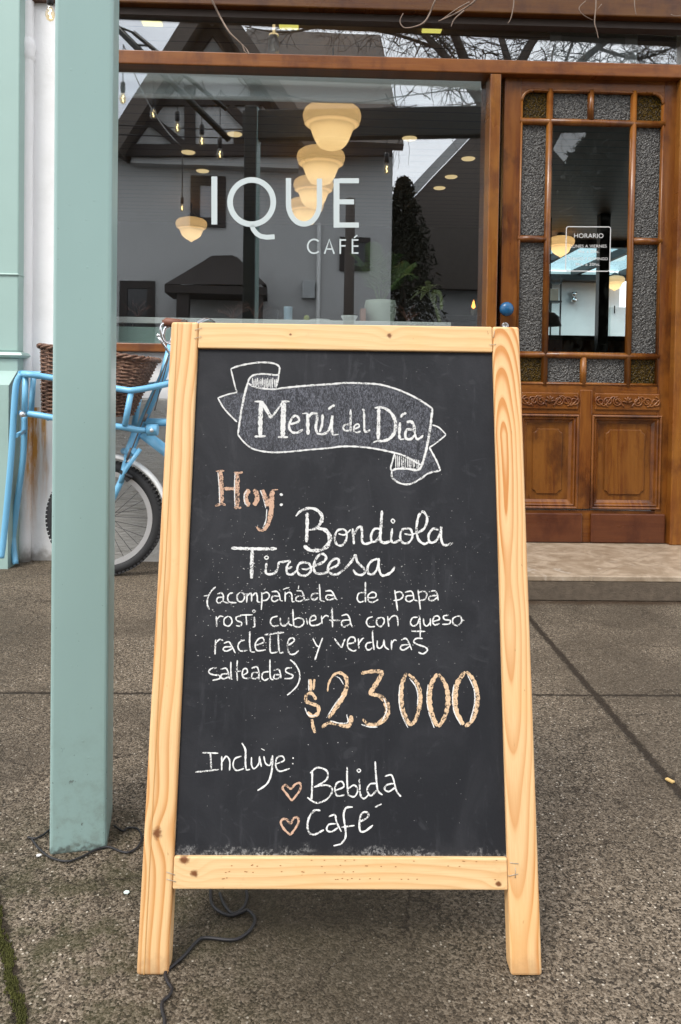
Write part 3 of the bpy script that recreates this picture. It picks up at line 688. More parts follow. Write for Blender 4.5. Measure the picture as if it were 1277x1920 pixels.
# lower panels: stepped mouldings and a raised field with notched corners
for (x0, x1) in ((dx(972, 860), xm0), (xm1, dx(1240, 860))):
    za, zb = dz(955), z_c0-0.013
    g = MB(); g.box(x0, x1, YD+0.022, YD+0.032, za, zb); pn = g.build('panel', M['panel'], do)
    g = MB()
    def ring(i0, y0, i1, y1):
        A = [(x0+i0, y0, za+i0), (x1-i0, y0, za+i0), (x1-i0, y0, zb-i0), (x0+i0, y0, zb-i0)]
        B = [(x0+i1, y1, za+i1), (x1-i1, y1, za+i1), (x1-i1, y1, zb-i1), (x0+i1, y1, zb-i1)]
        for k in range(4): g.quad(A[k], A[(k+1) % 4], B[(k+1) % 4], B[k])
    st = [(0, YD+0.02), (0.001, YD-0.006), (0.007, YD-0.010), (0.012, YD-0.006), (0.014, YD+0.001), (0.019, YD-0.003), (0.024, YD+0.001), (0.030, YD+0.012), (0.042, YD+0.0215)]
    for a, b in zip(st[:-1], st[1:]): ring(a[0], a[1], b[0], b[1])
    g.build('panel_moulding', M['stain'], pn)
    m_ = 0.072; nt_ = 0.018; a0, a1, b0, b1 = x0+m_, x1-m_, za+m_*0.95, zb-m_*0.95
    pl = []
    for (cx, cz, sx_, sz_, st_) in ((a0, b0, 1, 1, 90), (a1, b0, -1, 1, 180), (a1, b1, -1, -1, 270), (a0, b1, 1, -1, 0)):
        for k in range(5):
            a = RAD(st_-k*22.5); pl.append((cx+nt_*math.cos(a), cz+nt_*math.sin(a)))
    g = MB(); g.prism(pl, lambda u, v_, k: (u, YD+0.0145+k, v_), 0.01); g.build('raised_field', M['panel'], pn, bev=0.004, seg=3)
# kick boards and the foot of the middle stile
for (x0, x1) in ((dx(972, 990), dx(1090, 990)), (dx(1106, 990), dx(1245, 990))):
    g = MB(); g.box(x0, x1, YD-0.014, YD+0.004, z_d0+0.004, dz(962)); g.build('kick_board', M['stain_red'], do, bev=0.005)
# knob, keyhole, hinges
kx = at(949, 580, YD-0.03)
g = MB(); g.lathe([(0, -0.062), (0.018, -0.060), (0.029, -0.052), (0.033, -0.042), (0.030, -0.032), (0.020, -0.024), (0.011, -0.020), (0.011, -0.008), (0.019, -0.006), (0.02, 0.001)], (kx.x, YD, kx.z), 24, 'y')
g.build('knob', plain('blue_knob_enamel', (0.01, 0.085, 0.20), 0.25, var=0.1), do)
kh = at(947, 611, YD); g = MB(); g.lathe([(0.0, -0.002), (0.008, -0.002), (0.012, -0.006), (0.016, -0.003), (0.017, 0.001)], (kh.x, YD, kh.z), 20, 'y'); g.build('keyhole', M['alu'], do)
for py in (548, 905):
    hp = at(1269, py, YD-0.005); g = MB()
    g.tube([(hp.x, YD-0.008, hp.z-0.045), (hp.x, YD-0.008, hp.z-0.001)], 0.008, 10); g.tube([(hp.x, YD-0.008, hp.z+0.001), (hp.x, YD-0.008, hp.z+0.045)], 0.008, 10)
    g.build('hinge', M['alu'], do)
# opening-hours notice: outline and words in thin vinyl on the clear pane
YS = YD+0.0185
dg = lambda px, py: at(px, py, YS)
g = MB()
rc = arc(1066, 429, 4, 4, 180, 270, 6)+arc(1141, 429.5, 4, 4, 270, 360, 6)+arc(1139, 504.5, 4, 4, 0, 90, 6)+arc(1064.5, 504, 4, 4, 90, 180, 6)
ribbon(g, rc, 1.7, dg, closed=True)
nb = g.build('notice_outline', plain('notice_vinyl', (0.55, 0.55, 0.54), 0.6), do, fix=False)
def words(txt, px, py, cap, w_px):
    cu = bpy.data.curves.new('notice_text', 'FONT'); cu.body = txt; cu.align_x = 'CENTER'; cu.align_y = 'CENTER'; cu.size = 1.0
    o = bpy.data.objects.new('notice_text', cu); C.objects.link(o); bpy.context.view_layer.update()
    me = bpy.data.meshes.new_from_object(o.evaluated_get(bpy.context.evaluated_depsgraph_get())); bpy.data.objects.remove(o)
    xs = [v_.co.x for v_ in me.vertices]; ys = [v_.co.y for v_ in me.vertices]
    cx, cy_ = (min(xs)+max(xs))/2, (min(ys)+max(ys))/2; kx_, ky_ = w_px/(max(xs)-min(xs)), cap/(max(ys)-min(ys))
    for v_ in me.vertices: v_.co = dg(px+(v_.co.x-cx)*kx_, py-(v_.co.y-cy_)*ky_)
    bpy.data.curves.remove(cu)
    r_ = bpy.data.objects.new('notice_lettering', me); C.objects.link(r_); me.materials.clear(); me.materials.append(bpy.data.materials['notice_vinyl']); r_.parent = nb
words('HORARIO', 1104, 442, 8.5, 55)
words('LUNES A VIERNES', 1103.5, 461.5, 5.6, 68); words('9hs. a 20hs.', 1104, 471.5, 5.4, 40)
words('SÁBADO Y DOMINGO', 1102.5, 484.5, 6.6, 74); words('9hs. a 20hs.', 1102, 495.5, 5.4, 46)
# right jamb
g = MB(); g.box(x_d1+0.004, x_j1, Yw-0.012, Yw+0.09, 0.099, z_t0-0.001); g.build('door_jamb', M['frame'], cafe, bev=0.004)

# ------------------------------------------------------------------ the room behind the glass
IY0, IY1, IYB, CZ = Yw+0.2, 10.0, 14.4, 2.88
IX0, IX1 = -3.4, 5.6
g = MB(); g.box(IX0, IX1, IY0+0.001, IYB, 0.001, 0.097); g.build('interior_floor', plain('wood_floor', (0.09, 0.055, 0.03), 0.4, nsc=4, var=0.3), cafe)
n = N('plank_ceiling'); x, y, z = n.xyz()
fr = n.math('FRACT', n.math('MULTIPLY', y, 5.5)); gp = n.smooth(fr, 0.93, 0.97)
M['plank'] = n.pbr(n.mix(gp, n.mix(n.noise(1.0, 4, v=n.vec(n.math('MULTIPLY', x, 1.5), n.math('MULTIPLY', y, 22.0), 0.0)), (0.24, 0.165, 0.11), (0.36, 0.25, 0.17)), (0.012, 0.009, 0.007)), 0.55)
g = MB(); g.box(IX0, IX1, IY0+0.001, 10.6, CZ, CZ+0.12); g.build('ceiling', M['plank'], cafe)
g = MB(); g.box(IX0-0.1, IX0, IY0+0.001, IYB, 0, CZ+0.2); g.box(IX1, IX1+0.1, IY0+0.001, 10.6, 0, CZ+0.2)  # right wall stops short: unseen opening added to light the back room
g.box(IX0, 2.55, IY1, IY1+0.12, 0.1, CZ-0.001); g.box(4.75, IX1, IY1, IY1+0.12, 0.1, CZ-0.001)
g.build('interior_wall', M['interior'], cafe)
g = MB(); g.box(2.0, IX1-0.001, IYB-0.1, IYB, 0.1, 3.0); g.build('white_back_wall', M['white_int'], cafe)
# glazed roof over the back room
sk = MB()
for x_ in [2.0+0.9*i for i in range(5)]: sk.box(x_-0.035, x_+0.035, 10.62, IYB-0.1, 2.9, 3.02)
sk.box(2.0, IX1, IYB-0.45, IYB-0.101, 2.80, 2.899); sk.box(2.0, IX1, 10.6, 10.7, 2.78, 2.899)
so = sk.build('skylight', M['black'], cafe)
g = MB(); g.box(2.0, IX1, 10.62, IYB-0.1, 3.021, 3.03); g.build('skylight_glass', glass_mat('skylight_glass', 0.5, 0.0, tint=(0.66, 0.79, 0.82)), so)
# roller blind behind the shop glass
zb0, zb1 = at(480, 191, GY+0.1).z, at(480, 118, GY+0.1).z
g = MB()
ba_, bb_ = GY+0.055, GY+0.135
for k in range(1): A_ = [(x_wl+0.06, ba_, zb0), (x_m0-0.01, ba_, zb0), (x_m0-0.01, bb_, zb1+0.06), (x_wl+0.06, bb_, zb1+0.06)]; g.poly(A_); B_ = [(a_[0], a_[1]+0.003, a_[2]) for a_ in A_]; g.poly(B_[::-1]); [g.poly([A_[i], A_[(i+1) % 4], B_[(i+1) % 4], B_[i]]) for i in range(4)]
rb = g.build('roller_blind', M['blind'], wf)
g = MB(); g.tube([(x_wl+0.06, GY+0.0575, zb0), (x_m0-0.01, GY+0.0575, zb0)], 0.011, 10); g.build('bottom_bar', M['white_int'], rb)
# pale sign sheet in the transom over the door
p0, p1 = at(1031, 115, GY+0.05), at(1196, 60, GY+0.05)
g = MB(); g.box(p0.x, p1.x, GY+0.05, GY+0.055, p0.z, p1.z)
o = tag(g.build('frosted_sheet', plain('frosted_sheet', (0.42, 0.44, 0.45), 0.5)), 'pale grey rectangular sheet behind the transom glass above the door', 'panel')
g = MB(); q0, q1 = at(1052, 112, GY+0.05), at(1172, 70, GY+0.05)
g.box(q0.x, q1.x, GY+0.047, GY+0.0495, q0.z, q1.z); g.build('inner_field', plain('frosted_field', (0.24, 0.26, 0.27), 0.5), o)
# ================================================================== CHALKBOARD SIGN
SX, SY, SYAW, SLEAN, SW, SL, SRR = 0.03987, 1.0404, -0.01212, 0.21308, 0.5607, 0.9348, 0.0016
ex = Vector((math.cos(SYAW), math.sin(SYAW), 0)); _n = Vector((-math.sin(SYAW), math.cos(SYAW), 0))
ez = math.cos(SLEAN)*Vector((0, 0, 1)) + math.sin(SLEAN)*_n
ex, ez = math.cos(SRR)*ex+math.sin(SRR)*ez, math.cos(SRR)*ez-math.sin(SRR)*ex
ey = ez.cross(ex)
SO = Vector((SX, SY, 0.0005))
sign = empty('chalkboard_sign', SO, 'wooden framed sandwich board with the chalked menu of the day', 'menu board')
sign.matrix_world = Matrix(((ex.x, ey.x, ez.x, SO.x), (ex.y, ey.y, ez.y, SO.y), (ex.z, ey.z, ez.z, SO.z), (0, 0, 0, 1)))
sign['local'] = 1
def sg(px, py, depth=0.0):
    """photo pixel -> coordinates in the sign's own frame, on the plane `depth` behind its face"""
    d = ray(px, py); o_ = SO + ey*depth; t_ = (o_-EYE).dot(ey)/d.dot(ey); p = EYE+d*t_-SO
    return p.dot(ex), p.dot(ez)
TH = 0.030                                             # thickness of the timber
BD = 0.007                                             # board lies this far behind the face
hw = SW/2; sw = 0.0440
vb0, vb1 = sg(640, 1669)[1], sg(640, 1608)[1]           # bottom rail
vt0 = sg(648, 656)[1]                                  # underside of the top rail
BOARD = (-hw+sw, hw-sw, vb1)
M['board'] = board_mat()
def leg(name, x0, x1, mat, y0=0.0, y1=TH, z1=SL, parent=sign, cut=SLEAN):
    g = MB(); g.box(x0, x1, y0, y1, 0, z1)
    for i, v_ in enumerate(g.v):
        if v_[2] == 0: g.v[i] = (v_[0], v_[1], (v_[1])*math.tan(cut))
    return g.build(name, mat, parent, bev=0.0042, seg=3)
# left stile (with its routed line), right stile with a swirl of grain
pl_l = pine('pine_left_stile', u0=-hw-0.16, d0=0.05, tilt=0.012, freq=75, wob=0.03, seed=2.0, knots=((-hw+0.019, sg(300, 1562)[1], 0.0095),), amt=1.1)
pl_r = pine('pine_right_stile', u0=hw-0.031, d0=0.0, swirl=(sg(940, 815)[1], 0.20, 0.045), freq=150, wob=0.010, seed=11.4, late=(0.50, 0.205, 0.055), amt=1.55)
ls = leg('stile', -hw, -hw+sw, pl_l)
rs = leg('stile', hw-sw, hw, pl_r)
g = MB(); g.box(-hw+0.0102, -hw+0.0114, -0.0006, 0.002, 0.002, SL-0.002); g.build('routed_line', plain('pine_shadow_line', (0.50, 0.27, 0.09), 0.6), ls)
pr_t = pine('pine_top_rail', along='x', u0=SL-0.09, d0=0.05, tilt=0.02, freq=95, wob=0.02, seed=5.0, early=(0.69, 0.475, 0.245), late=(0.55, 0.30, 0.11), knots=((sg(730, 629)[1], sg(730, 629)[0], 0.0055), (sg(545, 627)[1], sg(545, 627)[0], 0.003)), amt=0.6)
pr_b = pine('pine_bottom_rail', along='x', u0=vb0-0.05, d0=0.04, tilt=0.03, freq=100, wob=0.02, seed=9.0, early=(0.70, 0.485, 0.255), late=(0.53, 0.28, 0.10), knots=((sg(364, 1638)[1], sg(364, 1638)[0], 0.0065), (sg(345, 1613)[1], sg(345, 1613)[0], 0.008), (sg(935, 1658)[1], sg(935, 1658)[0], 0.005)), amt=0.6)
g = MB(); g.box(-hw+sw+0.0002, hw-sw-0.0002, 0.0008, TH, vt0, SL-0.0005); g.build('top_rail', pr_t, sign, bev=0.002)
g = MB(); g.box(-hw+sw+0.0002, hw-sw-0.0002, 0.0006, TH, vb0, vb1); br_ = g.build('bottom_rail', pr_b, sign, bev=0.002)
g = MB()
for i in range(48):                                    # small pin marks along the rail
    x_ = random.uniform(-hw+sw+0.05, hw-sw-0.01); z_ = vb0+0.004+random.choice([0.010, 0.019, 0.027, 0.034])+random.uniform(-0.001, 0.001)
    g.box(x_-0.0011, x_+0.0011, 0.0001, 0.0008, z_-0.0005, z_+0.0005)
g.build('pin_marks', plain('pin_mark', (0.34, 0.17, 0.06), 0.7), br_)
g = MB(); g.box(-hw+sw-0.004, hw-sw+0.004, BD, BD+0.006, vb1-0.004, vt0+0.004)
bo = g.build('chalkboard', M['board'], sign)
# staples at the joints
def staple(px, py, w_, ang):
    x_, z_ = sg(px, py); c_, s_ = math.cos(ang)*w_/2, math.sin(ang)*w_/2
    g = MB(); g.tube([(x_-c_, 0.002, z_-s_), (x_-c_, -0.001, z_-s_), (x_+c_, -0.001, z_+s_), (x_+c_, 0.002, z_+s_)], 0.00045, 6); g.build('staple', M['staple'], sign)
for a in ((372, 617, 0.011, 0.35), (371, 633, 0.011, 0.3), (926, 627, 0.010, 1.4), (924, 646, 0.010, 0.1), (320, 1637, 0.012, -0.3), (321, 1650, 0.013, -0.25), (964, 1618, 0.012, -0.1), (962, 1640, 0.014, 0.2), (966, 1636, 0.013, 1.5)): staple(*a)
# rear frame of the sandwich board, hinged at the top
def rear(p):                                           # rear frame coordinates -> sign frame, pivot at the top of the back face
    x_, y_, z_ = p; z_ -= SL-0.03; c_, s_ = math.cos(2*SLEAN), math.sin(2*SLEAN)
    return (x_, TH+0.004 + y_*c_ - z_*s_, SL-0.03 + z_*c_ + y_*s_)
pback = pine('pine_rear_frame', seed=21.0, u0=0.1, d0=0.05)
for x0 in (-hw, hw-sw):
    g = MB(); g.box(x0, x0+sw, 0, TH, 0.014, SL-0.03); g.v = [rear(p) for p in g.v]
    g.build('rear_leg', pback, sign, bev=0.003)
for za_, zb__ in ((SL-0.09, SL-0.032), (0.24, 0.285)):
    g = MB(); g.box(-hw+sw+0.0005, hw-sw-0.0005, 0.002, TH-0.002, za_, zb__); g.v = [rear(p) for p in g.v]
    g.build('rear_rail', pback, sign, bev=0.002)
for x_ in (-hw+0.08, hw-0.12):
    g = MB(); g.tube([(x_, TH+0.004, SL-0.026), (x_+0.045, TH+0.004, SL-0.026)], 0.004, 8); g.build('hinge', M['alu'], sign)

# ------------------------------------------------------------------ chalk writing, traced stroke by stroke on the board
_lay = [0]
def chalk_strokes(name, mat, groups, parent=None):
    g = MB()
    for (x0, y0, s_, txt) in groups:
        for st in txt.split(';'):
            st = st.strip()
            if not st: continue
            ws, pts = st.split(':'); ws = [float(q) for q in ws.split('>')]
            closed = pts.strip().endswith('@'); pts = pts.replace('@', '')
            P_ = [tuple(float(q) for q in p.split(',')) for p in pts.split()]
            P_ = [(x0+a/s_, y0+b/s_, 0) for a, b in P_]
            P_ = spline(P_, 7, closed)
            # even steps of about 1.4 px
            Q = [P_[0]]
            for p in P_[1:]:
                d = (p-Q[-1]).length
                k = max(1, int(d/1.6))
                Q += [Q[-1].lerp(p, (i+1)/k) for i in range(k)] if d > 1.0 else []
            if len(Q) < 2: Q = [Vector((P_[0].x-1, P_[0].y, 0)), Vector((P_[0].x+1, P_[0].y, 0))]
            m = len(Q); ph = random.uniform(0, 9)
            W_ = []
            for i in range(m):
                t_ = i/(m-1); b = ws[0] if len(ws) == 1 else (ws[0]+(ws[1]-ws[0])*t_ if len(ws) == 2 else (ws[0]+(ws[1]-ws[0])*2*t_ if t_ < .5 else ws[1]+(ws[2]-ws[1])*(2*t_-1)))
                e = 1.0 if closed else min(1.0, 0.55+0.45*min(i, m-1-i)/2.0)
                W_.append(0.92*b*e*(1+0.13*math.sin(ph+i*0.9)+random.uniform(-0.14, 0.14)))
            _lay[0] += 1; dep = BD-0.00025-0.000004*(_lay[0] % 120)
            def fn(px, py, dep=dep):
                u_, v_ = sg(px, py, dep); return (u_, dep, v_)
            ribbon(g, [(p.x, p.y) for p in Q], W_, fn, closed=closed)
    return g.build(name, mat, parent or bo, fix=False)
ZA, ZB, ZC, ZD = (400, 670, 5.3208), (620, 700, 5.3208), (380, 870, 5.3208), (540, 940, 3.7559)
ZE, ZF, ZG, ZH = (380, 1080, 4.9115), (620, 1080, 4.9115), (550, 1240, 3.4514), (350, 1380, 3.0405)
# smeared chalk that shades the banner
g = MB()
def fill(Z, pts, dep):
    P_ = [(Z[0]+a/Z[2], Z[1]+b/Z[2]) for a, b in pts]
    g.poly([(*([sg(px, py, dep)[0], dep, sg(px, py, dep)[1]]),) for px, py in P_])
def fillz(zpts, dep):
    P_ = [(Z[0]+a/Z[2], Z[1]+b/Z[2]) for Z, a, b in zpts]
    tri = tessellate_polygon([[Vector((a, b, 0)) for a, b in P_]])
    for t3 in tri: g.poly([(sg(*P_[i], dep)[0], dep, sg(*P_[i], dep)[1]) for i in t3])
fillz([(ZA, 345, 250), (ZA, 450, 305), (ZA, 600, 318), (ZA, 850, 290), (ZA, 1277, 262), (ZB, 150, 95), (ZB, 330, 100), (ZB, 480, 110), (ZB, 620, 145), (ZB, 750, 195), (ZB, 880, 260), (ZB, 1015, 350), (ZB, 985, 600), (ZB, 950, 780), (ZB, 905, 915), (ZB, 800, 855), (ZB, 700, 810), (ZB, 560, 775), (ZB, 400, 745), (ZB, 100, 730), (ZA, 1100, 910), (ZA, 750, 942), (ZA, 600, 948), (ZA, 480, 935), (ZA, 380, 905), (ZA, 300, 840), (ZA, 245, 770), (ZA, 275, 560)], BD-0.0001)
fillz([(ZA, 345, 250), (ZA, 365, 205), (ZA, 410, 175), (ZA, 500, 165), (ZA, 655, 175), (ZA, 630, 300), (ZA, 600, 316), (ZA, 450, 303)], BD-0.00011)
fillz([(ZB, 985, 740), (ZB, 1060, 880), (ZB, 1095, 970), (ZB, 980, 995), (ZB, 790, 1100), (ZB, 690, 1095), (ZB, 615, 1040), (ZB, 610, 975), (ZB, 750, 955), (ZB, 850, 965), (ZB, 900, 930)], BD-0.00012)
fillz([(ZB, 1015, 520), (ZB, 1080, 540), (ZB, 1150, 610), (ZB, 1060, 690), (ZB, 985, 740)], BD-0.00013)
fillz([(ZA, 45, 405), (ZA, 235, 350), (ZA, 320, 360), (ZA, 270, 580), (ZA, 250, 650), (ZA, 100, 500)], BD-0.00014)
g.build('chalk_smear', M['smear'], bo, fix=False)
hatch = ''.join(f'2.2:{x_},{205+(x_%3)*8} {x_+random.randint(-6,6)},{296+(x_%5)*3};' for x_ in range(390, 645, 17))
hatch2 = ''.join(f'2.0:{x_},{812+(x_-640)*0.22:.0f} {x_+random.randint(-4,6)},{938+(x_%4)*4};' for x_ in range(650, 880, 19))
chalk_strokes('chalk_banner', M['chalkw'], [(*ZA, '''3.4:175,115 240,90 350,65 480,50 600,60 655,90 660,130 652,175; 3:175,115 200,220 225,320 237,350; 3:237,350 150,368 45,405; 3:45,405 100,500 170,580 237,645;
 4.4>4.4>3.4:345,250 310,380 275,560 245,770; 3.6:345,250 365,205 410,175 500,165 600,175 655,175; 3:655,175 645,230 630,290; 3.6:345,250 380,280 450,305 600,318 700,305 850,290 1000,278 1277,260;
 3.2:245,770 300,840 380,905 480,935 600,948 750,942 950,922 1100,910 1277,890;''' + hatch), (*ZB, '''3.6:0,108 150,95 330,100 480,110 620,145 750,195 880,260 1015,350; 3.6:0,745 100,730 250,730 400,745 560,775 700,810 800,855 870,900 905,915;
 4.6>5>4:1015,350 1005,450 985,600 950,780 915,900 890,950 850,965 750,950 650,955 610,975; 3.4:610,975 600,940 622,860 640,795; 3.6:610,975 615,1040 690,1095 790,1105 900,1050 980,995 1095,970; 3.6:1095,970 1060,880 985,740; 2.8:985,740 1060,690 1150,615; 2.8:1150,610 1080,540 1015,515;''' + hatch2)])
chalk_strokes('chalk_heading', M['chalkw'], [(*ZA, '''8.5:477,440 470,610 468,788; 3.6:412,440 500,442; 7:490,450 535,530 580,605; 4:580,605 640,520 700,440; 10:705,440 697,610 692,790; 4:680,438 760,440; 4.5:412,790 525,786; 4.2:645,795 745,796;
 4.5:768,668 850,640 848,600 815,582 778,620 755,690 785,745 840,750 892,720; 3:888,562 940,556; 6.5:943,560 942,660 946,772; 5>5.5:945,605 985,560 1030,568 1035,620 1022,700 1035,755; 5:1090,570 1085,670 1060,745; 4.5:1030,758 1100,765 1155,720 1188,590; 6.5>5:1188,580 1180,690 1192,775; 3:1190,775 1250,768; 4.5:1148,520 1175,495 1215,475;'''),
 (*ZB, '''3.4:195,512 150,510 125,540 145,570 192,570; 4:200,360 198,470 200,582; 3.2:228,560 285,532 272,505 240,522 230,570 260,590 303,575; 4:315,365 332,372 335,500 340,575 370,580 395,560;
 7:480,350 478,500 474,660; 4>7>4.5:440,345 520,342 600,392 645,480 640,580 590,650 520,675 470,672; 4:470,672 425,690; 5.5:692,490 685,600 690,660; 3.5:690,660 735,655; 5:700,440 720,410 755,395; 5.5:760,490 800,480 830,520 840,600; 4.5:840,600 860,655 900,640 925,615; 5:838,570 770,560 745,600 755,650 800,655 840,615;''')])
chalk_strokes('chalk_word', M['chalkp'], [(*ZC, '''9.5:177,80 185,240 187,405; 4:133,72 215,68; 5:125,418 190,398 228,412; 6.5:205,247 330,245; 10:345,90 340,250 345,425; 5:315,82 350,92 405,80; 5:315,437 385,435;
 9.5:470,262 438,290 430,350 448,395 472,412; 9:510,255 540,300 542,360 512,412; 9:595,258 622,335 648,420; 9:705,268 672,350 655,420; 9>10>6:692,300 688,430 670,540 640,620 605,665; 5:610,665 565,655 537,622; 3:690,260 752,255;''')])
chalk_strokes('chalk_word_edges', M['chalkw'], [(*ZC, '''2:152,80 165,240 170,400; 2:322,90 318,250 322,425; 2.4:440,262 414,320 425,395 448,415; 2:575,260 605,345 630,440; 2.2:640,450 632,560 600,640; 5.5:770,300 800,310; 5:770,410 800,402;''')])
chalk_strokes('chalk_dish_name', M['chalkw'], [(*ZD, '''6.5:135,80 135,180 130,288; 3.5>8:55,105 90,68 150,48 205,62 240,105 232,150; 6>4:232,150 200,188 148,202; 5>9>7:205,190 262,202 295,250 280,310 230,345; 7:230,345 160,345 112,312;
 4.2:395,195 350,205 330,250 342,300 380,310 410,270 412,215 385,195; 3.2:355,228 400,235 442,198; 4.4:455,190 460,245 465,302; 4.6:465,235 490,190 515,180 522,230 522,280 545,300 595,285;
 4.6:650,195 610,195 585,240 592,282 622,278 650,235; 5.5:662,65 655,180 650,270 680,292 725,278; 4.6:735,190 727,270 748,290 795,268; 2.6:726,138 738,126 752,138 740,152@;
 4.2:850,190 805,200 790,250 810,292 850,290 876,250 866,200 838,188; 3.2:820,228 860,235 905,222; 4.8:905,225 960,190 980,120 950,72 918,110 905,200 920,270 960,300 990,285; 4.6:1060,200 1020,195 990,240 1000,288 1040,280 1072,225 1080,175; 4.8:1080,175 1078,255 1095,305 1130,305 1165,290;
 4.6:1,475 30,460; 4.6:280,480 348,450 355,408 320,410 287,450 282,492 312,512 352,510 402,475; 4.8:402,475 450,420 475,380 488,425 522,460 545,492 520,518 480,510 458,478; 4.6:632,405 590,420 562,460 567,508 602,510 632,465 640,400; 4.8:640,400 640,470 660,520 700,515 735,490 752,458;'''),
 (*ZC, '''6:280,838 500,846 740,845; 6.8:495,850 490,1000 488,1142; 4.6:637,988 630,1078 660,1100 718,1088 750,1042; 2.4:617,935 637,918 657,935 637,950@; 4.4:750,1042 762,985 802,976 870,970 842,1020 842,1088 890,1102 942,1060;
 4.4:1040,980 972,990 945,1040 962,1100 1030,1112 1082,1060 1062,995 1010,985; 3.2:985,1045 1040,1050 1102,1020; 4.6:1100,1020 1200,980 1232,930 1192,895 1142,930 1110,1010 1122,1080 1180,1095 1250,1078;''')])
